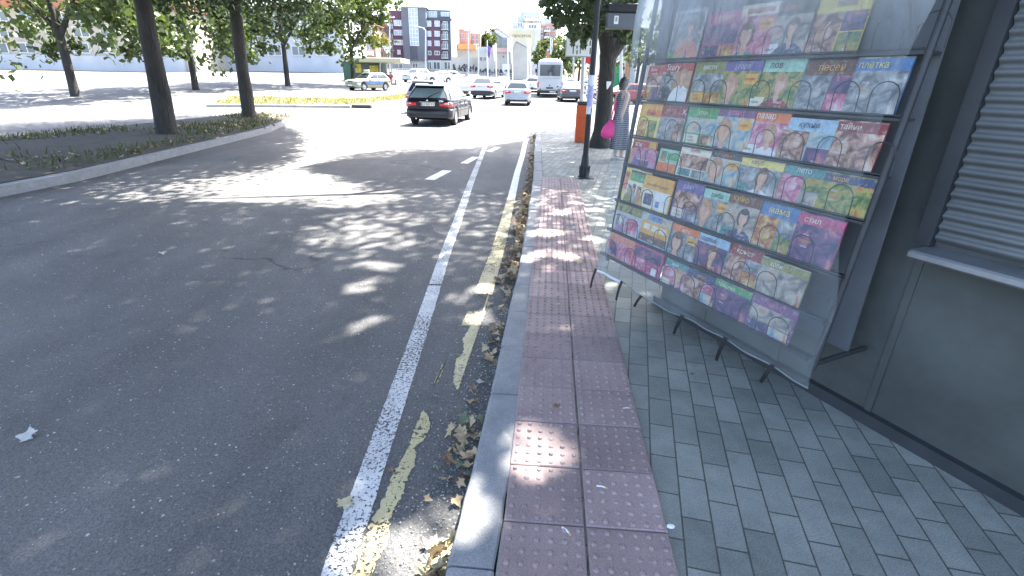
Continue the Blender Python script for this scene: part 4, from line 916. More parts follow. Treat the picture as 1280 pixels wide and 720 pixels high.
def stripes():
    m, nt, b = nodes('navy_stripes'); tc = N(nt, 'ShaderNodeTexCoord'); sx = N(nt, 'ShaderNodeSeparateXYZ'); nt.links.new(tc.outputs['Object'], sx.inputs[0])
    a = N(nt, 'ShaderNodeMath', operation='MULTIPLY'); nt.links.new(sx.outputs[2], a.inputs[0]); a.inputs[1].default_value = 1/.036
    f_ = N(nt, 'ShaderNodeMath', operation='FRACT'); nt.links.new(a.outputs[0], f_.inputs[0]); g2 = N(nt, 'ShaderNodeMath', operation='GREATER_THAN'); nt.links.new(f_.outputs[0], g2.inputs[0]); g2.inputs[1].default_value = .72
    nt.links.new(mixc(nt, g2.outputs[0], (.008, .010, .034), (.26, .27, .34)), b.inputs['Base Color']); b.inputs['Roughness'].default_value = .8; return m
b = MB(); rings = []
for z, rx, ry, cy in ((1.335, .085, .06, -.012), (1.315, .145, .088, -.012), (1.27, .178, .105, -.01), (1.18, .168, .125, 0), (1.10, .155, .122, .005), (1.0, .148, .112, 0), (.90, .175, .135, -.01), (.82, .192, .150, -.015), (.6, .205, .165, -.005), (.4, .212, .175, 0), (.215, .215, .18, 0), (.21, .205, .17, 0), (.4, .20, .165, 0)):
    rings.append([((rx*(1+(.03*math.sin(5*6.283*i/32+z) if z < .8 else 0)))*math.cos(6.283*i/32), cy+ry*(1+(.04*math.sin(6*6.283*i/32) if z < .8 else 0))*math.sin(6.283*i/32), z) for i in range(32)])
b.loft(rings, 0, False, True); b.build('striped_dress', stripes(), wo)
for s in (-1, 1):
    b = MB(); b.box((s*.09, .045+(.02 if s > 0 else 0), .018), (.085, .245, .03), 0, None, .01); b.box((s*.09, .09+(.02 if s > 0 else 0), .05), (.088, .05, .035), 0, None, .008); b.build('sandal', mat('pale_sandal', (.6, .58, .54), .6), wo)
# bag hanging from her left forearm (near side)
hand = wo.matrix_world.copy(); Rw = Matrix.Rotation(R(-62), 4, 'Z'); hp = Vector((f0.x-.05, f0.y, 0))+Rw @ Vector((-.20, .10, .86))
bagc = onY(761.5, 158, f0.y-.05)
bg_o = empty('shoulder_bag', (bagc.x, bagc.y, bagc.z-.24), R(10), 'bright pink soft handbag hanging beside the striped dress', 'bag')
M_PINK = mat('pink_leather', (.75, .06, .26), .5, 0, .12, 6)
b = MB(); rings = []
for z, rx, ry, dx in ((0, .05, .03, 0), (.012, .10, .06, 0), (.06, .155, .085, -.005), (.14, .165, .09, 0), (.22, .145, .075, .012), (.29, .11, .05, .035), (.35, .075, .03, .06), (.37, .05, .02, .07)):
    rings.append([(dx+rx*math.cos(6.283*i/20)*(1+.03*math.sin(7*i+z*20)), ry*math.sin(6.283*i/20), z) for i in range(20)])
b.loft(rings, 0, True, True); b.build('pouch', M_PINK, bg_o)
topv = onY(769, 131, f0.y-.05)-bg_o.location; topv = Matrix.Rotation(R(-10), 3, 'Z') @ topv
b = MB(); b.tube([(.03, 0, .33), (topv.x*.7, .02, topv.z*.8), topv+Vector((.02, 0, .06))], .014, 8); b.tube([(.11, 0, .33), (topv.x*.9+.03, .04, topv.z*.85), topv+Vector((.04, 0, .06))], .014, 8); b.build('handle', M_PINK, bg_o)
# ================================================================ VEHICLES
M_TYRE = mat('tyre', (.022, .022, .023), .8); M_RIM = mat('rim_alloy', (.55, .56, .58), .3, .8); M_GLASS = glass('car_glass', (.020, .028, .030))
M_GLASSL = glass('car_glass_light', (.16, .22, .24), .08)
M_TAIL = mat('tail_red', (.50, .02, .03), .2, 0, .1, 20, coat=.6); M_CLEAR = mat('lamp_clear', (.66, .68, .70), .15, .2, coat=.6); M_AMB = mat('lamp_amber', (.6, .24, .03), .2)
M_TRIM = mat('black_trim', (.022, .023, .025), .5); M_CHROME = mat('chrome', (.7, .71, .72), .15, 1); M_PLATE = mat('number_plate', (.70, .71, .72), .5, 0, .03); M_BLUEP = mat('plate_blue', (.03, .09, .36), .5)
def lerp_tab(T, y):
    if y <= T[0][0]: return T[0][1]
    for a, b_ in zip(T[:-1], T[1:]):
        if y <= b_[0]:
            t = (y-a[0])/(b_[0]-a[0]); t = t*t*(3-2*t)*.5+t*.5; return a[1]+(b_[1]-a[1])*t
    return T[-1][1]
def rrect(y0, y1, w_, rc, z, crown=0.0, n=5):
    """rounded rectangle ring, from rear-left round anticlockwise; returns points (n per corner)"""
    P = []
    for cx, cy, a0 in ((-w_+rc, y0+rc, math.pi), (w_-rc, y0+rc, 1.5*math.pi), (w_-rc, y1-rc, 0), (-w_+rc, y1-rc, .5*math.pi)):
        for i in range(n): a = a0+.5*math.pi*i/(n-1); P.append((cx+rc*math.cos(a), cy+rc*math.sin(a), z))
    return P
def make_car(name, label, group, loc, yaw, body_c, L=4.45, W=1.74, H=1.42, belt=.93, hood=.80, wb=2.70, kind='wagon', plate=None, glass_m=None, detail=True, rear_box=None, extra=None, sign=None, band=None):
    t = empty(name, loc, yaw, label, 'car', group); M_P = paint('paint_'+body_c[0], body_c[1]); gm = glass_m or M_GLASS
    h = L/2; cow = h-1.28; ax = [-wb/2-.02, wb/2-.02]
    yr = -h
    tail = {'wagon': 0.02, 'hatch': .04, 'suv': .06, 'sedan': .62}[kind]
    top = [(-h, belt-.13), (-h+.06, belt+.0), (-h+.5, belt+.01), (cow-.1, belt-.01), (cow+.15, belt-.05), (h-.35, hood), (h-.06, hood-.10), (h, hood-.22)]
    ra = .345; wz = .31
    ys = sorted(set([round(-h+q, 4) for q in (0, .02, .06, .12, .2, .32)]+[round(h-q, 4) for q in (0, .02, .06, .12, .2, .32)]+[round(-h+.32+(L-.64)*i/70, 4) for i in range(71)]))
    rings = []
    for y in ys:
        e = min(y+h, h-y); wt = .86+.14*min(1, e/.42)**.5 if e < .42 else 1.0
        if y > h-.8: wt *= 1-.06*((y-h+.8)/.8)**2
        w_ = W/2*wt; zt = lerp_tab(top, y); zb = .20+.12*max(0, 1-e/.5)**2
        for a in ax:
            d = abs(y-a)
            if d < ra+.03: zb = max(zb, wz+math.sqrt(max(0, (ra+.03)**2-d*d)))
        zm = max(.56, zb+.05); zm2 = max(zm+.02, zt-.07)
        half = [(w_*.86, zb), (w_*.985, max(zb+.02, .26)), (w_, max(zb+.04, .42)), (w_*1.003, zm), (w_*.985, zm2), (w_*.93, zt), (w_*.55, zt+.022)]
        rings.append([(x, y, z) for x, z in half]+[(-x, y, z) for x, z in half[::-1]])
    b = MB(); b.loft(rings, 0, True, True)
    b.build('body', M_P, t)
    # cabin
    yb0, yb1 = -h+tail, cow+.10
    rake = {'wagon': .34, 'hatch': .42, 'suv': .62, 'sedan': .62}[kind]
    yt0, yt1 = yb0+rake, cow-.62
    wbm, wtm = W/2*.93, W/2*.70
    r0 = rrect(yb0, yb1, wbm, .12, belt-.03); r1 = rrect(yt0, yt1, wtm, .16, H-.055)
    mid = [tuple(p*.5+q*.5 for p, q in zip(a, c)) for a, c in zip(r0, r1)]
    mid = [(x*1.025, y, z) for x, y, z in mid]
    r2 = rrect(yt0+.10, yt1-.12, wtm-.10, .14, H-.012); r3 = rrect(yt0+.35, yt1-.4, wtm-.3, .14, H)
    b = MB(); b.loft([r0, mid, r1, r2, r3], 0, True, True); b.build('cabin', M_P, t)
    def pane(nm, side, u0, u1, v0, v1, m, off=.007, par=t):
        if side == 'rear': A, B, C_, D_ = r0[4], r0[5], r1[5], r1[4]; nx_ = (0, -1, .25)
        elif side == 'right': A, B, C_, D_ = r0[9], r0[10], r1[10], r1[9]; nx_ = (1, 0, .3)
        elif side == 'front': A, B, C_, D_ = r0[14], r0[15], r1[15], r1[14]; nx_ = (0, 1, .5)
        else: A, B, C_, D_ = r0[0], r0[19], r1[19], r1[0]; nx_ = (-1, 0, .3)
        A, B, C_, D_ = map(Vector, (A, B, C_, D_)); nv = Vector(nx_).normalized(); g = []
        for j in range(5):
            v = v0+(v1-v0)*j/4
            for i in range(5):
                u = u0+(u1-u0)*i/4; p = (A+(B-A)*u)*(1-v)+(D_+(C_-D_)*u)*v
                p.x *= 1+.05*v*(1-v)*2*(.5 if side in ('rear', 'front') else 1); g.append(p+nv*(off+.012*v*(1-v)*4*(1 if side in ('right', 'left') else .0)))
        b = MB(); fl = side in ('left',); fs = [(j*5+i, j*5+i+1, (j+1)*5+i+1, (j+1)*5+i) for j in range(4) for i in range(4)]
        b.add(g, [f[::-1] for f in fs] if fl else fs, 0, True); b.add([p-nv*.012 for p in g], fs if fl else [f[::-1] for f in fs], 0, True)
        return b.build(nm, m, par)
    pane('rear_window', 'rear', -.02, 1.02, .14, .86, gm); pane('windscreen', 'front', -.02, 1.02, .08, .92, gm)
    spl = {'wagon': ((.03, .24), (.27, .56), (.59, .93)), 'hatch': ((.05, .18), (.21, .55), (.58, .94)), 'suv': ((.07, .2), (.23, .56), (.59, .94)), 'sedan': ((.06, .16), (.2, .55), (.58, .94))}[kind]
    for a, c in spl:
        pane('side_window', 'right', a, c, .13, .86, gm); pane('side_window', 'left', a, c, .13, .86, gm)
    # wheels
    for a in ax:
        for s in (-1, 1):
            Mw = Matrix.Translation((s*(W/2-.105), a, wz)) @ Matrix.Rotation(R(90)*s, 4, 'Y')
            b = MB(); b.lathe([(.2, -.10), (.285, -.10), (.31, -.075), (.312, 0), (.31, .075), (.285, .098), (.21, .10), (.205, .06)], 28, 0, Mw); wo_ = b.build('wheel', M_TYRE, t)
            b = MB(); b.lathe([(.001, .06), (.205, .062), (.208, .095), (.19, .096), (.185, .07), (.06, .075), (.05, .092), (.001, .094)], 24, 0, Mw)
            if detail:
                for k in range(7):
                    Mk = Mw @ Matrix.Rotation(6.283*k/7, 4, 'Z'); b.box((.115, 0, .083), (.16, .035, .02), 0, Mk)
            b.build('rim', M_RIM, wo_)
    # bumpers
    def bumper(nm, y0, sg_, z0, z1, m, out=.06):
        b = MB(); rg = []
        for x in (-1, -.94, -.8, -.5, 0, .5, .8, .94, 1):
            yy = y0+sg_*(out-(out+.05)*abs(x)**4 - (.24 if abs(x) == 1 else 0)); xx = x*W/2*1.0
            rg.append([(xx, yy, z0+.02), (xx, yy+sg_*.012, z0+.07), (xx, yy+sg_*.012, z1-.06), (xx, yy-sg_*.02, z1), (xx, yy-sg_*.13, z1), (xx, yy-sg_*.13, z0+.02)])
        b.loft(rg, 0, True, True); return b.build(nm, m, t)
    bumper('rear_bumper', -h, -1, .30, .60, rear_box or M_P); bumper('front_bumper', h-.02, 1, .24, .54, M_P)
    b = MB(); b.box((0, -h-.045, .335), (W*.80, .05, .10), 0, None, .02); b.build('rear_skirt', M_TRIM, t)
    for s in (-1, 1):
        b = MB(); z_ = belt-.19
        rg = [[(s*W/2*fx, -h+dy, z_-hh_), (s*W/2*fx, -h+dy-.012, z_), (s*W/2*fx, -h+dy, z_+hh_), (s*W/2*fx, -h+dy+.07, z_+hh_), (s*W/2*fx, -h+dy+.07, z_-hh_)] for fx, dy, hh_ in ((.50, -.008, .055), (.70, -.014, .075), (.86, .005, .085), (.945, .06, .085), (1.006, .24, .07))]
        b.loft(rg, 0, True, True); lo = b.build('tail_light', M_TAIL, t)
        if detail:
            b = MB(); b.box((s*W/2*.80, -h-.020, z_+.03), (.16, .02, .035), 0, None, .005); b.build('indicator', M_CLEAR, lo)
        b = MB(); zf = hood-.13
        rg = [[(s*W/2*fx, h+dy, zf-.06), (s*W/2*fx, h+dy+.012, zf), (s*W/2*fx, h+dy-.02, zf+.06), (s*W/2*fx, h+dy-.1, zf+.06), (s*W/2*fx, h+dy-.1, zf-.06)] for fx, dy in ((.42, .01), (.62, .0), (.82, -.06), (.93, -.17))]
        b.loft(rg, 0, True, True); b.build('headlight', M_CLEAR, t)
        b = MB(); b.box((s*(W/2+.07), cow-.35, belt+.09), (.17, .09, .13), 0, None, .03); b.box((s*(W/2-.02), cow-.33, belt+.05), (.1, .04, .03), 0); b.build('wing_mirror', M_TRIM if detail else M_P, t)
        if detail:
            for yy in (-.45, .5):
                b = MB(); b.box((s*(W/2*1.0+.008), yy, belt-.13), (.03, .17, .03), 0, None, .008); b.build('door_handle', M_TRIM, t)
            b = MB(); b.box((s*(W/2+.006), .02, .52), (.02, wb-.85, .05), 0, None, .006); b.build('side_strip', M_TRIM, t)
            for yy in (-.62, .28, 1.18): b = MB(); b.box((s*(W/2*.997), yy, .60), (.012, .010, .52), 0); b.build('door_gap', M_TRIM, t)
    b = MB(); b.box((0, h+.02, hood-.16), (W*.34, .05, .09), 0, None, .015); b.box((0, h+.03, .33), (W*.5, .05, .09), 0, None, .015); b.build('grille', M_TRIM, t)
    pz = belt-.185; b = MB(); b.box((0, -h-.022, pz), (.52, .014, .115), 0, None, .004); b.box((-.235, -h-.0305, pz), (.04, .004, .105), 1); pl = b.build('number_plate', [M_PLATE, M_BLUEP], t)
    if plate: text('plate_text', plate, .10, M_INK, pl, basis((.02, -h-.0325, pz-.002), (1, 0, 0), (0, 0, 1)), 'CENTER', .88)
    b = MB(); b.box((0, h+.055, .42), (.52, .014, .115), 0, None, .004); b.build('front_plate', M_PLATE, t)
    if kind == 'wagon' and detail:
        b = MB(); b.box((0, -h-.018, belt-.105), (.62, .03, .022), 0, None, .006); b.build('chrome_strip', M_CHROME, t)
        b = MB(); b.tube([(-.02, -h+.03, belt+.03), (.16, -h+.085, belt+.13), (.42, -h+.14, belt+.235)], [.022, .016, .012], 8); b.build('rear_wiper', M_TRIM, t)
        b = MB(); Me = Matrix.Translation((-.02, -h+.0, belt-.055)) @ Matrix.Rotation(R(90), 4, 'X'); b.lathe([(.001, 0), (.036, 0), (.036, .012), (.001, .014)], 18, 0, Me); b.build('emblem', M_CHROME, t)
        text('badge_text', '320d', .085, M_CHROME, t, basis((.50, -h-.014, belt-.075), (1, 0, 0), (0, .1, 1)))
        b = MB(); b.loft([[(x, yt0-.14+.02*abs(x), H-.05), (x, yt0-.13, H-.025), (x, yt0+.15, H-.02), (x, yt0+.12, H-.07)] for x in (-.55, -.3, 0, .3, .55)], 0, True, True); b.build('roof_spoiler', M_P, t)
        for s in (-1, 1):
            b = MB(); b.tube([(s*.56, yt0+.1, H-.03), (s*.575, yt0+.2, H+.01), (s*.58, yt1-.3, H+.015), (s*.57, yt1-.2, H-.03)], .014, 8); b.build('roof_rail', M_CHROME, t)
        b = MB(); b.tube([(-.45, -h-.05, .27), (-.45, -h+.2, .28)], .028, 10); b.build('exhaust', M_CHROME, t)
    if sign:
        b = MB(); b.box((0, .05, H+.10), (.62, .16, .20), 0, None, .03); rs = b.build('roof_sign', M_WHITEP, t)
        text('roof_sign_text', sign, .2, M_RED, rs, basis((0, -.034, H+.10), (1, 0, 0), (0, 0, 1)), 'CENTER', .95)
        text('roof_sign_text', sign, .2, M_RED, rs, basis((0, .134, H+.10), (-1, 0, 0), (0, 0, 1)), 'CENTER', .95)
    if band:
        for s in (-1, 1):
            b = MB(); b.add([(s*(W/2*1.012), -1.0, .50), (s*(W/2*1.012), .95, .50), (s*(W/2*1.012), 1.15, .74), (s*(W/2*1.012), -.95, .74)], [(0, 1, 2, 3)]); b.add([(s*(W/2*1.009), -1.0, .50), (s*(W/2*1.009), .95, .50), (s*(W/2*1.009), 1.15, .74), (s*(W/2*1.009), -.95, .74)], [(3, 2, 1, 0)])
            b.build('door_band', band, t)
    return t
def cpos(px, Y): return gx(px, Y)
WHT = ('white', (.56, .56, .56)); SIL = ('silver', (.33, .35, .37)); BLK = ('ink', (.012, .013, .020)); CHP = ('champagne', (.27, .30, .20)); GRY = ('graphite', (.07, .075, .085)); BLU = ('steel_blue', (.05, .08, .13)); REDC = ('dark_red', (.25, .02, .02))
TR = 'cars moving away along the road'; PK = 'cars parked beyond the traffic island'
make_car('parked_car', 'black estate car with a chrome strip over its rear plate and a rear wiper', TR, cpos(554, 21.5), R(-6), BLK, 4.48, 1.74, 1.42, .95, .84, 2.73, 'wagon', 'CA 8027 KX', glass_m=M_GLASSL)
make_car('parked_car', 'silver car mostly hidden ahead of the black estate car', TR, cpos(541, 28.4), R(-4), SIL, 4.5, 1.76, 1.52, .98, .84, 2.7, 'wagon', None)
make_car('parked_car', 'white sloping back off-road car with a dark lower bumper', TR, cpos(611.5, 45.0), R(-13), WHT, 4.67, 1.90, 1.62, 1.10, .98, 2.81, 'suv', 'CB 4715 TA', rear_box=M_TRIM)
make_car('parked_car', 'small silver hatchback with red tail lights and a dark plate, nearest to the coach', TR, cpos(648, 36.8), R(-3), ('pale_silver', (.36, .39, .43)), 3.95, 1.70, 1.50, 1.0, .88, 2.5, 'hatch', 'CA 2218 MP')
make_car('parked_car', 'dark taxi car with a red lettered white roof sign right of the coach', TR, cpos(711.5, 42.8), R(0), GRY, 4.5, 1.74, 1.46, .96, .84, 2.68, 'sedan', 'CB 6093 AB', glass_m=M_GLASSL, sign='TAXI')
make_car('parked_car', 'white car with one red lamp showing just left of the coach', TR, cpos(666, 59), R(-2), WHT, 4.3, 1.74, 1.5, .98, .86, 2.6, 'hatch', None, detail=False)
make_car('parked_car', 'champagne hatchback with a blue door band turning by the green kiosk', PK, cpos(461, 47.5), R(180-32), CHP, 4.0, 1.70, 1.47, .97, .86, 2.5, 'hatch', None, band=mat('band_blue', (.10, .17, .42), .4), sign='TAXI')
make_car('parked_car', 'white hatchback facing left seen between the black estate and the off-road car', PK, cpos(575, 52), R(180-40), WHT, 4.1, 1.72, 1.46, .96, .86, 2.5, 'hatch', None, glass_m=M_GLASSL, detail=False)
make_car('parked_car', 'dark blue car half hidden behind the white hatchback', PK, cpos(591.5, 66), R(175), BLU, 4.2, 1.72, 1.48, .96, .86, 2.55, 'hatch', None, glass_m=M_GLASSL, detail=False)
make_car('parked_car', 'white car facing the viewer between the off-road car and the silver hatchback', PK, cpos(629, 58), R(178), WHT, 4.3, 1.74, 1.46, .96, .86, 2.6, 'sedan', None, glass_m=M_GLASSL, detail=False)
make_car('parked_car', 'white tall car at the left end of the far parked row', PK, cpos(521, 70), R(180-28), ('warm_white', (.6, .58, .53)), 4.4, 1.78, 1.66, 1.08, .98, 2.6, 'suv', None, detail=False)
make_car('parked_car', 'white small car second in the far parked row', PK, cpos(547, 72), R(180-55), WHT, 3.9, 1.7, 1.46, .97, .88, 2.4, 'hatch', None, glass_m=M_GLASSL, detail=False)
make_car('parked_car', 'pale grey car with a grey windscreen third in the far parked row', PK, cpos(562, 76), R(180-70), ('pale_grey', (.6, .62, .63)), 4.2, 1.72, 1.46, .96, .86, 2.5, 'sedan', None, detail=False)
make_car('parked_car', 'silver car parked right of the taxi behind the grey sign post', PK, cpos(735, 58), R(12), ('silver_two', (.45, .47, .5)), 4.3, 1.74, 1.48, .96, .86, 2.6, 'hatch', None, detail=False)
make_car('parked_car', 'white car glimpsed through the gap between post and tree trunk', PK, cpos(748, 50), R(160), ('white_two', (.70, .71, .72)), 4.3, 1.74, 1.48, .96, .86, 2.6, 'sedan', None, detail=False)
make_car('parked_car', 'dark red car glimpsed right of the tree trunk', PK, cpos(779, 40), R(100), REDC, 4.2, 1.72, 1.46, .96, .86, 2.55, 'hatch', None, detail=False)
# coach
def coach(loc, yaw):
    t = empty('coach', loc, yaw, 'white midi coach with a big dark rear window driving away', 'bus'); L, W, H = 7.6, 2.25, 3.05; MP = paint('coach_white', (.44, .46, .49))
    b = MB(); rings = []
    for y, sx, z1, z0 in ((-L/2, .93, H-.22, .50), (-L/2+.05, .97, H-.12, .42), (-L/2+.2, 1, H-.04, .36), (-L/2+.8, 1, H, .36), (L/2-.8, 1, H, .36), (L/2-.15, .97, H-.10, .36), (L/2, .90, H-.4, .45)):
        w_ = W/2*sx; q = [(w_*.9, z0), (w_, z0+.12), (w_, 1.4), (w_*.97, z1-.35), (w_*.90, z1-.10), (w_*.74, z1)]
        rings.append([(x, y, z) for x, z in q]+[(-x, y, z) for x, z in q[::-1]])
    b.loft(rings, 0, True, True); b.build('body', MP, t)
    b = MB(); b.loft([[(x, -L/2-.012-.02*(1-abs(x)/.9)**.5*(1 if abs(x) < .9 else 0), z) for x in (-.9, -.86, -.3, .3, .86, .9)] for z in (1.70, 1.74, 2.2, 2.55, 2.60)], 0, False, True, False); b.build('rear_window', glass('coach_glass', (.06, .075, .09)), t)
    for s in (-1, 1):
        for k in range(5):
            y0 = -L/2+.35+k*1.38; b = MB(); x0, x1 = s*(W/2+.006), s*(W/2*.975+.008); P = [(x0, y0, 1.5), (x0, y0+1.3, 1.5), (x1, y0+1.3, 2.5), (x1, y0, 2.5)]
            b.add(P, [(0, 1, 2, 3) if s > 0 else (3, 2, 1, 0)]); b.add([(p[0]-s*.006, p[1], p[2]) for p in P], [(3, 2, 1, 0) if s > 0 else (0, 1, 2, 3)]); b.build('side_window', M_GLASS, t)
        b = MB(); b.box((s*(W/2*.925), -L/2-.015, .98), (.13, .06, .46), 0, None, .02); b.build('tail_light', M_TAIL, t)
        b = MB(); b.box((s*.82, -L/2-.03, .60), (.12, .03, .10), 0, None, .02); b.build('reflector', M_TRIM, t)
        b = MB(); b.tube([(s*(W/2-.1), L/2-.2, 2.55), (s*(W/2+.2), L/2-.1, 2.6), (s*(W/2+.24), L/2-.1, 2.45)], .02, 6); b.box((s*(W/2+.24), L/2-.1, 2.25), (.20, .10, .40), 0, None, .03); b.build('wing_mirror', M_TRIM, t)
        for yy in (-L/2+1.7, L/2-1.5):
            Mw = Matrix.Translation((s*(W/2-.13), yy, .42)) @ Matrix.Rotation(R(90)*s, 4, 'Y')
            b = MB(); b.lathe([(.25, -.12), (.40, -.12), (.42, -.08), (.42, .09), (.40, .13), (.28, .13)], 26, 0, Mw); w2 = b.build('wheel', M_TYRE, t)
            b = MB(); b.lathe([(.001, .05), (.25, .06), (.27, .12), (.1, .10), (.001, .12)], 20, 0, Mw); b.build('rim', M_RIM, w2)
    b = MB(); b.box((0, -L/2-.04, .40), (W*.95, .14, .26), 0, None, .05); b.build('rear_bumper', M_TRIM, t)
    b = MB(); b.box((0, -L/2-.018, .72), (.62, .02, .12), 0); b.build('vent', M_TRIM, t)
    b = MB(); b.lathe([(.001, 0), (.055, 0), (.05, .02), (.001, .025)], 16, 0, Matrix.Translation((0, -L/2-.01, .92)) @ Matrix.Rotation(R(90), 4, 'X')); b.build('emblem', M_TRIM, t)
    b = MB(); b.box((.28, -L/2-.115, .40), (.52, .012, .115)); pl = b.build('number_plate', M_PLATE, t); text('plate_text', 'CA 3385 PB', .10, M_INK, pl, basis((.28, -L/2-.1225, .40), (1, 0, 0), (0, 0, 1)), 'CENTER', .85)
    b = MB(); b.box((0, -.8, H+.06), (1.3, 2.2, .14), 0, None, .05); b.build('roof_unit', MP, t)
    b = MB(); b.box((0, -L/2+.0, 1.50), (W*.8, .03, .012)); b.box((0, -L/2+.0, .62), (W*.8, .03, .012)); b.build('panel_gap', M_TRIM, t)
coach(cpos(686, 51.5), R(-3))
# ================================================================ TRAFFIC ISLAND, FAR STREET, BUILDINGS
I0 = [at(x, y, ZR) for x, y in ((380, 137.5), (438, 136.5), (470, 134), (508, 129.6), (550, 124.4), (590, 120.8), (604, 119))]
I1 = [at(x, y, ZR) for x, y in ((606, 117.6), (590, 117.8), (550, 120.5), (508, 124.4), (470, 127.6), (438, 130), (380, 132))]
I0 = [Vector((-16, 27.2, 0))]+I0[1:]; I1 = I1[:-1]+[Vector((-18, 33, 0))]
ring = I0+I1; cen = sum(ring, Vector())/len(ring)
top_ = lambda s, z: [(cen.x+(p.x-cen.x)*1+ (0), p.y, ZR+hz(p.x, p.y)+z) for p in ring]
def inset(P, d):
    out = []; n = len(P)
    for i in range(n):
        a, b_, c = P[i-1], P[i], P[(i+1) % n]; n1 = (b_-a).normalized(); n2 = (c-b_).normalized(); nn = Vector((-n1.y-n2.y, n1.x+n2.x, 0)).normalized(); out.append(b_+nn*d)
    return out
ring2 = [Vector((p.x, p.y, 0)) for p in ring]; ins = inset(ring2, .18)
b = MB(); L3 = [[(p.x, p.y, ZR+hz(p.x, p.y)+z) for p in P] for P, z in ((ring2, -.1), (ring2, .13), (inset(ring2, .02), .15), (ins, .15), (ins, .10))]
b.loft(L3, 0); struct(b.build('island_kerb', concrete('pale_concrete', (.40, .39, .36))))
b = MB(); b.add([(p.x, p.y, ZR+hz(p.x, p.y)+.10) for p in ins], [tuple(range(len(ins)))]); struct(b.build('island_soil', M_EARTH))
g = np.random.default_rng(5); n = 9000
def sample_poly(P, n, g):
    P = [(p.x, p.y) for p in P]; xs = [p[0] for p in P]; ys = [p[1] for p in P]; X = g.uniform(min(xs), max(xs), n*4); Y = g.uniform(min(ys), max(ys), n*4); k = in_poly(X, Y, P); return X[k][:n], Y[k][:n]
X, Y = sample_poly(ins, n, g); Z = np.array([ZR+hz(x, y)+.15 for x, y in zip(X, Y)])
M_DRY = foliage('dry_grass', (.13, .14, .045), (.26, .24, .09), .3)
o = leaves('grass', np.stack([X, Y, Z], 1), .22, M_DRY, None, np.array([(-.12, -.5), (.12, -.5), (.03, .6), (-.03, .6)]), -4, 5); stuff(o, 'dry yellowish grass on the traffic island', 'grass')
pB = gx(447, 30.2); b = MB(); b.box((pB.x, pB.y-.9, pB.z+.075), (2.1, .30, .17), 0, None, .02); o = b.build('kerb_block', mat('dark_kerb_paint', (.06, .06, .062), .7)); tag(o, 'dark painted kerb block at the near end of the traffic island', 'kerb block')
# --- helpers for far buildings
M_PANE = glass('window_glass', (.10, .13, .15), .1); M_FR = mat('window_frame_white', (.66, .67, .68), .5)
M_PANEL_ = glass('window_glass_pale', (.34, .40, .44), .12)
def bbox_px(x0, y0, x1, y1, Y):
    a, c = onY(x0, y1, Y), onY(x1, y0, Y); return a.x, c.x, a.z, c.z
def block(b, x0, y0, x1, y1, Y, depth, mi=0, zlow=None, dy=0):
    a, c, z0, z1 = bbox_px(x0, y0, x1, y1, Y); z0 = z0 if zlow is None else zlow
    b.box(((a+c)/2, Y+dy+depth/2, (z0+z1)/2), (c-a, depth, z1-z0), mi)
def window(par, x0, y0, x1, y1, Y, cols=2, rows=1, frame=M_FR, pane=M_PANE, proud=.06, name='window'):
    a, c, z0, z1 = bbox_px(x0, y0, x1, y1, Y); fw = min(.09, (c-a)*.08)
    b = MB()
    for zz in (z0, z1): b.box(((a+c)/2, Y-proud, zz), (c-a+fw, .10, fw))
    for i in range(cols+1): xx = a+(c-a)*i/cols; b.box((xx, Y-proud, (z0+z1)/2), (fw, .09, z1-z0-fw))
    for j in range(1, rows): b.box(((a+c)/2, Y-proud+.004, z0+(z1-z0)*j/rows), (c-a-fw, .07, fw))
    w_ = b.build(name, frame, par, True)
    b = MB(); b.box(((a+c)/2, Y-proud+.03, (z0+z1)/2), (c-a, .03, z1-z0)); b.build('pane', pane, w_, False)
    p = w_.children[0]; p.data.transform(Matrix.Translation(-par.location)); return w_
def house(name, label, px, Y, cat='building'):
    g0 = gx(px, min(Y, 110)); return empty(name, (g0.x, Y, g0.z), 0, label, cat)
# purple and grey apartment block
Y = 108.0; ap = house('apartment_block', 'tall purple and grey apartment block with a glazed stair strip and a hipped tower roof', 530, Y)
M_PUR = mat('purple_render', (.115, .062, .088), .85, 0, .1, .5); M_GR = mat('slate_render', (.13, .145, .165), .8, 0, .1, .5); M_DGR = mat('dark_slate_render', (.075, .085, .10), .8, 0, .1, .5); M_LG = mat('pale_green_render', (.42, .45, .43), .85, 0, .1, .5); M_WH = mat('white_render', (.74, .73, .70), .85, 0, .06, .5)
zb_ = ap.location.z-.5
b = MB(); block(b, 488, 13, 505.4, 75.6, Y, 13, 0, None); block(b, 531, 24.3, 551.4, 75.6, Y, 13, 0); b.build('purple_wall', M_PUR, ap, True)
b = MB(); block(b, 505, 8.6, 531.6, 75.6, Y-.6, 13.2, 0); b.build('tower', M_GR, ap, True)
a, c, z0, z1 = bbox_px(504.4, 2, 531.8, 8.8, Y-.6); b = MB(); d = 10; zz = z1
b.add([(a-.2, Y-.8, z0), (c+.2, Y-.8, z0), (c+.2, Y+d, z0), (a-.2, Y+d, z0), (a+1.2, Y+2.5, z1), (c-1.8, Y+2.5, z1), (c-1.8, Y+d-2, z1), (a+1.2, Y+d-2, z1)], [(0, 1, 5, 4), (1, 2, 6, 5), (2, 3, 7, 6), (3, 0, 4, 7), (4, 5, 6, 7), (3, 2, 1, 0)]); b.build('roof', mat('roof_sheet', (.20, .23, .26), .4, .3), ap, True)
b = MB(); block(b, 551.2, 24.3, 564, 75.6, Y+.15, 12.8, 0); b.build('slate_wall', M_DGR, ap, True)
b = MB(); block(b, 531.6, 12.5, 562.8, 24.4, Y+1.4, 10, 0); b.build('top_storey', M_GR, ap, True)
b = MB(); block(b, 531.2, 23.5, 564.3, 25.0, Y-.15, 2, 0); b.build('parapet', M_DGR, ap, True)
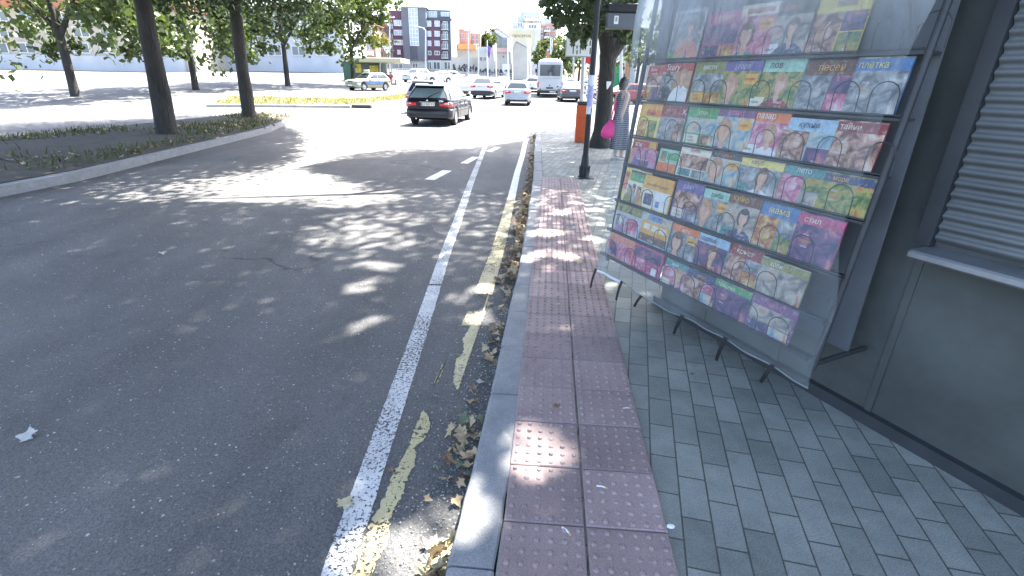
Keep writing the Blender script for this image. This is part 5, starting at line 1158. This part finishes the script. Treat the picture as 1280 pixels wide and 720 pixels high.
b = MB(); block(b, 488, 75.6, 564.4, 90, Y-.2, 13, 0, zb_); b.build('ground_floor', M_LG, ap, True)
a, c, z0, z1 = bbox_px(564.0, 18, 566.4, 71, Y); a2 = onY(575, 60, Y+16).x
b = MB(); b.prism([(a, Y+.1), (c, Y+.1), (a2+3.0, Y+14), (a2, Y+14)], zb_, z1); b.build('white_side_wall', M_WH, ap, True)
window(ap, 513, 10.5, 521.5, 57, Y-.6, 3, 9, M_FR, M_PANEL_, .08, 'stair_glazing')
b = MB(); block(b, 513, 57.5, 521.5, 74, Y-.65, .1); b.build('stair_panel', M_DGR, ap, True)
for y0, y1 in ((26.2, 33), (39, 45.4), (51.2, 57.2), (64, 68.6)):
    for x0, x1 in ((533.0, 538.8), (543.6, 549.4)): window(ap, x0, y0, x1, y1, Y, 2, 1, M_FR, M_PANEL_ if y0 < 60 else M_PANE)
    window(ap, 554, y0+.8, 559.2, y1+3.4, Y+.15, 2, 1, M_FR, M_PANE)
    a, c, z0, z1 = bbox_px(552.6, y0+4.5, 560.6, y1+4.4, Y); b = MB(); b.box(((a+c)/2, Y-.35, z0), (c-a, 1.0, .12))
    for i in range(9): b.box((a+(c-a)*i/8, Y-.82, (z0+z1)/2), (.04, .04, z1-z0))
    b.box(((a+c)/2, Y-.82, z1), (c-a, .05, .05)); b.build('balcony', M_GALV, ap, True)
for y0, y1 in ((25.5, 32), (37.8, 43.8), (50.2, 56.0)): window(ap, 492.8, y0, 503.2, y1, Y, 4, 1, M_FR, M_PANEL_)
for y0, y1 in ((30, 36), (43, 49), (55, 60.5), (66, 71)): window(ap, 488.6, y0, 490.8, y1, Y, 1, 1, M_FR, M_PANE)
window(ap, 497, 62.5, 500.6, 68, Y, 1, 1, M_FR, M_PANEL_)
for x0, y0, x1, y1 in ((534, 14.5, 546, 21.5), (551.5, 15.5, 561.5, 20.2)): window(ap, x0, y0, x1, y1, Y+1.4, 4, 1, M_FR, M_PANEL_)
for x0, x1 in ((534, 539), (542, 550), (555.5, 563)): window(ap, x0, 77.5, x1, 86.5, Y-.2, 2, 1, M_FR, M_PANE)
for x0, x1 in ((494, 503), (516, 522)): window(ap, x0, 79, x1, 85, Y-.2, 2, 1, M_FR, M_PANE)
def simple(name, label, boxes, wins, Y, cols=None, pane=M_PANE):
    h_ = house(name, label, (boxes[0][1]+boxes[0][3])/2, Y)
    for (m, x0, y0, x1, y1, dep, dy, nm) in boxes:
        b = MB(); block(b, x0, y0, x1, y1, Y, dep, 0, h_.location.z-1.0 if y1 > 70 else None, dy); b.build(nm, m, h_, True)
    for w_ in wins: window(h_, *w_[:4], Y+(w_[4] if len(w_) > 4 else 0), *(w_[5:7] if len(w_) > 6 else (2, 1)), M_FR, pane)
    return h_
M_BEI = mat('beige_render', (.42, .38, .31), .9, 0, .12, .4); M_PINKR = mat('pink_render', (.40, .24, .20), .9, 0, .12, .4); M_OCH = mat('orange_awning', (.60, .27, .10), .8); M_LGR = mat('light_grey_render', (.46, .48, .50), .9, 0, .1, .4); M_CREAM = mat('cream_board', (.46, .44, .31), .7, 0, .05, .5); M_REDB = mat('reddish_render', (.30, .15, .12), .9, 0, .2, .6); M_TILE_R = mat('red_roof', (.38, .15, .09), .9, 0, .2, 1); M_GREYB = mat('grey_blue_render', (.33, .37, .42), .8, 0, .1, .4); M_BEIGE2 = mat('pale_wall', (.45, .42, .37), .9, 0, .15, .4)
simple('apartment_block', 'plain beige windowless block between the street tree and the purple block', [(M_BEI, 467, 28, 487.4, 100, 10, 0, 'wall'), (M_DGREY, 467, 26.8, 487.4, 28.2, 10, -.1, 'parapet')], [(470, 62, 473, 68, 0, 1, 1)], 109)
simple('house', 'pinkish house with balconies showing through the left street tree', [(M_PINKR, 440, 30, 467, 100, 8, 0, 'wall'), (M_WH, 446, 64, 467.2, 69, 1.2, -1.2, 'balcony'), (M_WH, 446, 44, 467.2, 49, 1.2, -1.2, 'balcony'), (M_TILE_R, 438, 26, 468.5, 30.5, 9, -.5, 'roof')], [(449, 52, 455, 62), (459, 52, 464, 62), (449, 33, 455, 42), (459, 33, 464, 42)], 100)
simple('house', 'pink brick house with an orange awning right of the purple block', [(M_PINKR, 573.6, 37, 588, 100, 10, 0, 'wall'), (M_PINKR, 586, 41, 600, 100, 9, .8, 'side_wing'), (M_OCH, 574, 56, 596, 62, 2.4, -2.4, 'awning'), (M_BEIGE2, 573, 62, 600, 100, 1.5, -1.5, 'shop_front'), (M_BEIGE2, 572.6, 33, 584, 37.2, 10, -.3, 'roof_parapet')], [(590, 44, 592.4, 55, .8, 1, 2), (595, 44, 597.4, 55, .8, 1, 2), (577, 42, 580, 48), (583, 42, 586, 48)], 112)
def gable(name, label, x0, xm, x1, ytop, yeave, ybase, Y, m, mr, dep=9, wins=()):
    h_ = house(name, label, xm, Y); A, Mx_, B = onY(x0, yeave, Y), onY(xm, ytop, Y), onY(x1, yeave, Y); z0 = h_.location.z-1
    b = MB(); b.add([(A.x, Y, z0), (B.x, Y, z0), (B.x, Y, B.z), (Mx_.x, Y, Mx_.z), (A.x, Y, A.z)]+[(A.x, Y+dep, z0), (B.x, Y+dep, z0), (B.x, Y+dep, B.z), (Mx_.x, Y+dep, Mx_.z), (A.x, Y+dep, A.z)], [(0, 1, 2, 3, 4), (9, 8, 7, 6, 5), (1, 6, 7, 2), (0, 4, 9, 5)]); b.build('wall', m, h_, True)
    b = MB(); e = .35
    for P, Q in ((A, Mx_), (Mx_, B)):
        d = (Q-P).normalized()*.4; P2, Q2 = (P-d if P is A else P), (Q+d if Q is B else Q)
        b.add([(P2.x, Y-e, P2.z+.05), (Q2.x, Y-e, Q2.z+.05), (Q2.x, Y+dep+e, Q2.z+.05), (P2.x, Y+dep+e, P2.z+.05)]+[(P2.x, Y-e, P2.z+.28), (Q2.x, Y-e, Q2.z+.28), (Q2.x, Y+dep+e, Q2.z+.28), (P2.x, Y+dep+e, P2.z+.28)], [(3, 2, 1, 0), (4, 5, 6, 7), (0, 1, 5, 4), (1, 2, 6, 5), (2, 3, 7, 6), (3, 0, 4, 7)])
    r_ = b.build('roof', mr, h_, True)
    b = MB(); b.box((Mx_.x-.9, Y+3, Mx_.z+.3), (.6, .6, 1.6)); ch = b.build('chimney', m, h_, True); ch.parent = r_; ch.location = (0, 0, 0)
    for w_ in wins: window(h_, *w_, Y, 2, 1, M_FR, M_PANE)
M_SLATE = mat('slate_roof', (.26, .27, .29), .8, 0, .15, .8)
gable('house', 'grey gabled house with a chimney left of the cream billboard', 607, 621, 634, 36, 45, 62, 128, M_LGR, M_SLATE, 9, ((619, 50, 623, 55),))
gable('house', 'small lower grey gable in front of the chimney house', 611, 619, 628, 42, 49, 62, 122, M_LGR, M_SLATE, 6)
simple('house', 'pale blue grey house squeezed left of the billboard building', [(M_GREYB, 627, 47, 637, 100, 8, 0, 'wall')], [(629, 50, 632, 55)], 118)
# billboard building
Y = 112; bb = simple('office_building', 'stepped grey and white building with a cream sign wall and roof terraces', [(M_LGR, 635, 36, 676, 100, 12, 0, 'wall'), (M_GREYB, 640, 27.6, 655, 36.2, 9, 1.5, 'terrace_storey'), (M_WH, 655, 28, 676, 36.2, 9, 1.2, 'white_storey'), (M_GREYB, 646.5, 18, 676, 28.2, 8, 3, 'upper_storey'), (M_WH, 656, 22.5, 676, 24.5, 1.0, 2, 'balcony_band'), (M_OCH, 657, 22, 661, 28, .6, 2.3, 'orange_column'), (M_GALV, 650, 12, 676, 18.4, 7, 3.5, 'curved_attic')], [(647, 28.6, 653, 34, 1.5, 2, 1), (660.5, 31, 671, 35.4, 1.2, 3, 1), (655, 20.3, 675, 22.4, 3, 6, 1), (663, 25, 675, 27.6, 3, 4, 1)], Y)
a, c, z0, z1 = bbox_px(636.2, 38.2, 667.5, 58, Y-.15); b = MB(); b.box(((a+c)/2, Y-.15, (z0+z1)/2), (c-a, .25, z1-z0)); bo = b.build('sign_wall', M_CREAM, bb, True)
P = onY(651.6, 44.6, Y); tx = text('sign_lettering', 'vancerus', 1.05, mat('sign_brown', (.07, .06, .045), .7), bo, basis((P.x-bb.location.x, Y-.29-bb.location.y, P.z-bb.location.z), (1, 0, 0), (0, 0, 1)), 'CENTER', 1.05)
simple('apartment_block', 'reddish tower block with stacked balconies behind the coach', [(M_REDB, 673, 32, 681, 100, 12, 0, 'wall'), (mat('salmon_render', (.42, .22, .17), .9), 680.5, 30, 696, 100, 12, .6, 'side_wall'), (M_LGR, 676, 22, 692, 32.2, 9, 1, 'attic')]+[(M_LGR, 679.8, y, 688, y+2.2, 1.3, -1.0, 'balcony') for y in (38, 46, 54, 62)], [(674, y, 678.5, y+4.5) for y in (36, 44, 52, 60)]+[(681.5, y, 686.5, y+3.6, .6, 2, 1) for y in (34, 42, 50, 58)]+[(690, y, 693.5, y+4, .6, 1, 1) for y in (35, 43, 51, 59)], 114)
# low graffiti house, long wall
Y = 94; lh = simple('low_house', 'long low pale building with a pink roof band and dark graffiti', [(M_BEIGE2, 598, 65, 655, 100, 8, 0, 'wall'), (mat('pink_band', (.52, .34, .30), .9), 609, 60.5, 655.5, 65.2, 8.4, -.3, 'roof_band'), (M_LG, 596, 58.5, 611, 66, 8, .4, 'green_roof'), (M_WH, 628, 80, 638, 88, .1, -.1, 'white_panel')], [(599.5, 71.2, 603.2, 76.2), (604.2, 71.5, 607.6, 76.2), (628.6, 69.6, 630, 72.4, 0, 1, 1)], Y)
gable('house', 'white edged low gable at the right end of the graffiti building', 641, 645, 663, 52, 62, 98, 92.5, M_BEIGE2, M_LGR, 5)
fw_ = house('boundary_wall', 'pale wall with dark scribbled graffiti left of the flag poles', 580, 97, 'wall')
b = MB(); block(b, 564.5, 72, 599, 100, 97, .4, 0, fw_.location.z-1); b.build('wall', M_BEIGE2, fw_, True)
def scribble(par, x0, y0, x1, y1, Y, n, seed, m, nm='graffiti'):
    r = random.Random(seed); b = MB(); a, c, z0, z1 = bbox_px(x0, y0, x1, y1, Y)
    for i in range(n):
        cx = a+(c-a)*(i+.5)/n; cz = (z0+z1)/2; sx = (c-a)/n*.6; sz = (z1-z0)*.5; pts = []
        for k in range(r.randint(4, 7)): pts.append((cx+r.uniform(-sx, sx), Y-.03, cz+r.uniform(-sz, sz)))
        sm_ = []
        for k in range(len(pts)-1):
            for t in (0, .33, .66): sm_.append(tuple(pts[k][q]+(pts[k+1][q]-pts[k][q])*t+(r.uniform(-.1, .1) if q != 1 else 0) for q in range(3)))
        sm_.append(pts[-1]); b.tube(sm_, r.uniform(.05, .13), 5, 0, False)
    b.build(nm, m, par, True)
M_GRAF = mat('graffiti_dark', (.06, .065, .085), .8); M_GRAF2 = mat('graffiti_red', (.28, .08, .08), .8)
scribble(lh, 599, 86, 640, 94.5, 94, 14, 1, M_GRAF); scribble(lh, 624, 90, 642, 97, 94, 7, 2, M_GRAF); scribble(lh, 643, 82, 653, 94, 94, 5, 3, M_GRAF2)
scribble(fw_, 567, 80, 598, 90, 97, 8, 4, M_GRAF)
# railing along the far pavement
rl = house('railing', 'long pale metal railing in front of the graffiti building', 600, 88, 'railing'); a, c = onY(563, 95, 88), onY(668, 95, 88); zg = rl.location.z
b = MB()
for zz in (zg+.45, zg+.75, zg+1.05): b.box(((a.x+c.x)/2, 88, zz), (c.x-a.x, .06, .06))
for i in range(32): b.box((a.x+(c.x-a.x)*i/31, 88, zg+.5), (.07, .07, 1.1))
b.build('rails', M_GALV, rl, True)
rl = house('railing', 'short white railing at the far left beside the green kiosk', 500, 84, 'railing'); a, c = onY(488, 92, 84), onY(512, 92, 84); zg = rl.location.z
b = MB()
for zz in (zg+.5, zg+1.0): b.box(((a.x+c.x)/2, 84, zz), (c.x-a.x, .06, .06))
for i in range(9): b.box((a.x+(c.x-a.x)*i/8, 84, zg+.5), (.06, .06, 1.1))
b.build('rails', M_WHITEP, rl, True)
# flag poles, lamp posts, mast
M_FLAG = mat('white_cloth', (.80, .80, .80), .8); M_PURF = mat('purple_cloth', (.16, .09, .33), .8)
def flag(px, ytop, Y, fx, fy0, fy1, m, label, name='flag_pole', m2=None, wpx=3.6):
    g0 = gx(px, Y); t = empty(name, g0, 0, label, 'flag', 'flag poles across the road'); tp = onY(px-.6, ytop, Y)
    b = MB(); b.tube([g0, tp], [.085, .06], 10); b.build('pole', M_WHITEP, t, True)
    A, B = onY(px, fy1, Y), onY(px+fx, fy0, Y); b = MB(); rings = []
    for i in range(9):
        z = A.z+(B.z-A.z)*i/8; row = []
        for k in range(6):
            u = k/5; row.append((A.x+(B.x-A.x)*u*(.55+.45*i/8), Y-.1-.12*math.sin(u*6+i*.8), z-(.35*u*(1 if i < 2 else .5))))
        rings.append(row)
    b.loft(rings, 0, False, True, False); b.loft([[(x, y+.012, z) for x, y, z in r_] for r_ in rings], 0, False, True, False); b.build('flag', m, t, True)
    if m2: 
        b = MB(); b.loft([[(x+(B.x-A.x)*1.0, y, z) for x, y, z in r_] for r_ in rings], 0, False, True, False); b.loft([[(x+(B.x-A.x)*1.0, y+.012, z) for x, y, z in r_] for r_ in rings], 0, False, True, False); b.build('flag', m2, t, True)
flag(609.6, 50, 80, 4.2, 57, 70, M_PURF, 'flag pole with a hanging purple flag across the road')
flag(620.6, 54, 79, -5, 55, 74, M_FLAG, 'flag pole with a white flag just right of the purple one')
flag(635.2, 47, 78, 4.5, 47, 62, M_FLAG, 'flag pole with a wide white flag left of the billboard centre')
flag(640.8, 57, 78, -3, 58, 77, M_FLAG, 'shorter flag pole with a narrow white flag under the cream sign')
flag(659.8, 47, 76, 4.6, 47, 74, M_FLAG, 'flag pole with a long white flag nearest to the coach')
flag(663.6, 63, 76, -2.2, 64, 80, M_FLAG, 'low white flag pole directly beside the coach mirror')
flag(689, 47, 70, 2.6, 48, 73, M_FLAG, 'tall banner pole with one white and one red strip above the coach', 'flag_pole', mat('red_cloth', (.62, .08, .05), .8))
def lamp(px, ytop, Y, arm, label, name='street_lamp', yarm=None):
    g0 = gx(px, Y); t = empty(name, g0, 0, label, 'street lamp', 'street lamps beyond the road'); tp = onY(px, ytop, Y)
    b = MB(); pts = [g0, g0.lerp(tp, .5), tp]
    if arm: pts += [tp+Vector((arm*.35, 0, .35)), tp+Vector((arm, 0, .5))]
    b.tube(pts, [.12, .10, .075]+([.05, .04] if arm else []), 10); b.build('pole', M_GALV, t, True)
    b = MB(); e = pts[-1]; b.box((e.x+(.3 if arm > 0 else -.3), e.y, e.z), (.75, .22, .12), 0, None, .03); b.build('lamp_head', M_GALV, t, True)
lamp(532, 38, 82, -1.3, 'grey street lamp with a bent arm in front of the purple block')
lamp(487, 27, 74, .01, 'plain tall grey lamp post at the left edge of the purple block')
lamp(585.6, 43, 84, -.01, 'white lamp post in front of the orange awning house')
lamp(597.8, 60, 86, -.01, 'thin short lamp post at the left end of the graffiti building')
lamp(776.5, 52, 33, -.01, 'grey lamp post seen right of the dark tree trunk')
lamp(717, 55, 62, 1.2, 'slim lamp post rising behind the taxi right of the coach')
g0 = gx(667, 111); ms = empty('antenna_mast', g0, 0, 'thin antenna mast rising above the billboard building', 'mast'); b = MB(); b.tube([onY(667.2, 36, 113), onY(667.2, -20, 113)], .09, 6); b.build('pole', M_GALV, ms, True); b = MB(); b.box(onY(667.2, 20, 113), (.5, .5, .2)); b.build('bracket', M_GALV, ms, True)
# no-entry style triangle sign on lamp post at left
q = onY(484, 62, 74); sg2 = empty('give_way_sign', gx(484.5, 74), 0, 'white triangular sign seen from behind beside the tall lamp post', 'road sign'); b = MB(); b.prism([(-.0, -.75), (.65, .45), (-.65, .45)], -.02, .02, 0, Matrix.Translation(q) @ Matrix.Rotation(R(90), 4, 'X')); b.build('plate', M_WHITEP, sg2, True); b = MB(); b.tube([sg2.location, q+Vector((0, .06, .3))], .05, 8); b.build('post', M_GALV, sg2, True)
# green kiosk stop at the left
Y = 63; ks = house('bus_stop', 'green bus stop kiosk with a broad cream canopy and yellow posters', 462, Y, 'bus stop'); zg = ks.location.z
a, c, z0, z1 = bbox_px(436, 72.8, 502, 77.4, Y-2); b = MB(); b.box(((a+c)/2, Y, (z0+z1)/2), (c-a, 5, z1-z0), 0, None, .05); b.build('canopy', M_CREAM, ks, True)
b = MB(); block(b, 430, 77.5, 474.5, 98, Y, 3, 0, zg); b.build('cabin', mat('kiosk_green', (.045, .115, .075), .5), ks, True)
for x0, x1, y0, y1 in ((444.5, 451, 80, 91), (462.5, 472.5, 82, 91)): b = MB(); block(b, x0, y0, x1, y1, Y-.06, .05); b.build('poster', mat('poster_yellow', (.55, .45, .09), .6, 0, .5, 2), ks, True)
b = MB(); block(b, 452, 79.5, 461.5, 92, Y-.06, .05); b.build('window', M_PANE, ks, True)
b = MB(); block(b, 476, 78, 482, 96, Y+.5, .08); b.build('glass_screen', M_PANEL_, ks, True)
for px in (475.2, 483.4, 489.5): b = MB(); b.tube([gx(px, Y-1.6), onY(px, 77, Y-1.6)], .08, 8); b.build('column', M_GALV, ks, True)
A = gx(486, 60.5); bn2 = empty('bench', A, 0, 'dark bench under the bus stop canopy', 'bench'); b = MB(); b.box((0, 0, .45), (2.0, .45, .06), 0, None, .01); b.build('seat', mat('bench_wood', (.16, .08, .045), .7), bn2)
for s in (-1, 1): b = MB(); b.box((s*.8, 0, .21), (.08, .4, .42)); b.build('leg', M_DGREY, bn2)
def sitter(px, dark, pants, label, seed):
    g0 = gx(px, 60.5); t = empty('person', (g0.x, 60.4, g0.z), R(180), label, 'person')
    V = [(0, -.05, .52), (0, -.05, .75), (0, -.04, 1.0), (0, -.02, 1.08), (0, 0, 1.16), (0, 0, 1.26), (-.17, -.03, .97), (-.21, .04, .72), (-.14, .25, .62), (.17, -.03, .97), (.21, .04, .72), (.14, .25, .62), (-.09, .0, .52), (-.10, .42, .53), (-.10, .44, .10), (-.10, .56, .04), (.09, 0, .52), (.10, .42, .53), (.10, .44, .10), (.10, .56, .04)]
    E_ = [(0, 1), (1, 2), (2, 3), (3, 4), (4, 5), (2, 6), (6, 7), (7, 8), (2, 9), (9, 10), (10, 11), (0, 12), (12, 13), (13, 14), (14, 15), (0, 16), (16, 17), (17, 18), (18, 19)]
    skin('body', V, E_, [.14, .14, .13, .055, .085, .075, .06, .045, .035, .06, .045, .035, .09, .07, .045, .035, .09, .07, .045, .035], M_SKIN, t, 1)
    b = MB(); rr = [[((q)*math.cos(6.283*i/14), -.045+q*.72*math.sin(6.283*i/14), z) for i in range(14)] for z, q in ((.50, .185), (.7, .185), (.9, .20), (1.02, .19), (1.07, .09))]; b.loft(rr, 0, True, True); b.tube([(-.18, -.03, 1.0), (-.22, .02, .78)], [.075, .065], 10); b.tube([(.18, -.03, 1.0), (.22, .02, .78)], [.075, .065], 10); b.build('shirt', dark, t)
    b = MB()
    for s in (-1, 1): b.tube([(s*.09, 0, .53), (s*.10, .42, .54), (s*.10, .45, .48), (s*.10, .45, .14)], [.105, .088, .08, .065], 10)
    b.build('trousers', pants, t)
    b = MB(); b.ball((0, -.02, 1.25), (.092, .10, .09), 8); b.build('hair', mat('dark_hair', (.03, .022, .018), .5), t)
sitter(484, mat('dark_shirt', (.03, .03, .035), .8), mat('grey_trousers', (.25, .25, .27), .8), 'person in a dark top sitting on the bus stop bench', 1)
sitter(489.5, mat('rust_shirt', (.35, .08, .06), .8), mat('red_trousers', (.32, .07, .06), .8), 'person in rusty red clothes sitting at the right end of the bus stop bench', 2)
# right-hand background seen past the trunk
simple('shop_building', 'white shop building with a green sign glimpsed right of the tree trunk', [(M_WH, 764, 38, 800, 110, 12, 0, 'wall'), (mat('shop_green', (.03, .30, .12), .6), 766, 80, 776, 90, .3, -.3, 'shop_sign'), (M_OCH, 783, 58, 790, 76, .3, -.3, 'orange_panel')], [(768, 58, 772, 70), (778, 58, 782, 70), (768, 92, 774, 104), (778, 92, 784, 104)], 52)
simple('apartment_block', 'pale grey apartment block along the side street behind the kiosk', [(M_LGR, 830, -60, 1130, 140, 14, 0, 'wall'), (M_BEI, 1120, -30, 1420, 140, 14, 2, 'wing')], [(850+i*46, 10+j*32, 874+i*46, 30+j*32, 0, 2, 1) for i in range(6) for j in range(3)], 48)
# trees around
FARG = 'street trees across the road'
simple_tree('big light green street tree over the bus stop at the left', 442, 53, 6.4, 4.6, 5200, M_LEAF2, .42, FARG, 31, .22)
simple_tree('street tree next to the light green one, farther left', 360, 46, 6.2, 5.0, 5200, M_LEAF3, .42, FARG, 32, .22)
simple_tree('dark street tree standing at the left on the far pavement', 245, 38, 6.0, 4.8, 5200, M_LEAF3, .40, FARG, 33, .22)
simple_tree('leftmost tall street tree with its crown cut by the picture edge', 95, 31, 6.2, 5.2, 6000, M_LEAF3, .40, FARG, 34, .25)
simple_tree('bushy tree behind the coach and beside the red banner', 701, 84, 4.6, 3.2, 2600, M_LEAF2, .45, FARG, 35, .18)
simple_tree('dark tree behind the lane sign', 722, 70, 4.4, 3.4, 2600, M_LEAF3, .45, FARG, 36, .18)
simple_tree('small green bush tree in front of the billboard wall', 671, 100, 4.0, 1.8, 1300, M_LEAF2, .42, FARG, 37, .12)
simple_tree('green tree between the awning house and the grey gables', 611, 117, 6.6, 2.6, 1700, M_LEAF2, .5, FARG, 38, .15)
simple_tree('second green tree left of the grey gables', 602, 119, 6.0, 2.2, 1300, M_LEAF2, .5, FARG, 39, .15)
simple_tree('yellowish shrub tree above the bus stop canopy', 478, 96, 4.6, 2.0, 1300, foliage('yellow_foliage', (.16, .14, .04), (.26, .21, .07), .35), .42, FARG, 40, .1, None, .7)
simple_tree('tree in the gap right of the trunk behind the lamp post', 792, 44, 5.2, 3.0, 2200, M_LEAF2, .40, FARG, 41, .15)

# long building row behind the trees at the far left and pavement in front
simple('apartment_block', 'long pale ochre apartment block behind the left hand trees', [(M_BEI, -140, 5, 230, 110, 12, 0, 'wall'), (M_TILE_R, -145, 0, 233, 6, 13, -.6, 'roof_edge'), (M_LGR, -140, 72, 230, 110, 1.0, -.5, 'shop_base')], [(-110+i*34, 14+j*20, -94+i*34, 26+j*20, 0, 2, 1) for i in range(10) for j in range(3)], 74)
simple('apartment_block', 'grey plastered block between the ochre block and the bus stop', [(M_LGR, 236, 12, 425, 110, 12, 0, 'wall'), (M_DGREY, 234, 9, 427, 12.5, 12.5, -.3, 'roof_edge')], [(246+i*30, 20+j*19, 261+i*30, 31+j*19, 0, 2, 1) for i in range(6) for j in range(3)], 82)

g = np.random.default_rng(77); X, Y = sample_poly([Vector((a, b_, 0)) for a, b_ in [(cx_+(x-cx_)*.9, cy_+(y-cy_)*.96) for x, y in VL]], 9000, g)
k_ = (np.sin(X*1.3+Y*.4)+np.sin(Y*.9-X*.7)+g.normal(0, .6, len(X))) > .2; X, Y = X[k_], Y[k_]
o = leaves('grass', np.stack([X, Y, np.full(len(X), .075)], 1), .15, foliage('verge_grass', (.05, .07, .022), (.13, .13, .05), .25), None, np.array([(-.10, -.5), (.10, -.5), (.03, .6), (-.03, .6)]), -4, 9); stuff(o, 'thin patchy grass on the added left verge', 'grass')
vl = MB(); r = random.Random(31)
for x, y in zip(X[::9], Y[::9]): add_leaf(vl, r, x+r.uniform(-.4, .4), y, .04, r.uniform(.05, .09), r.choice((0, 1, 1, 2)), .3, .5)
stuff(vl.build('leaf_litter', ML), 'scattered dry leaves over the added left verge', 'leaf litter')
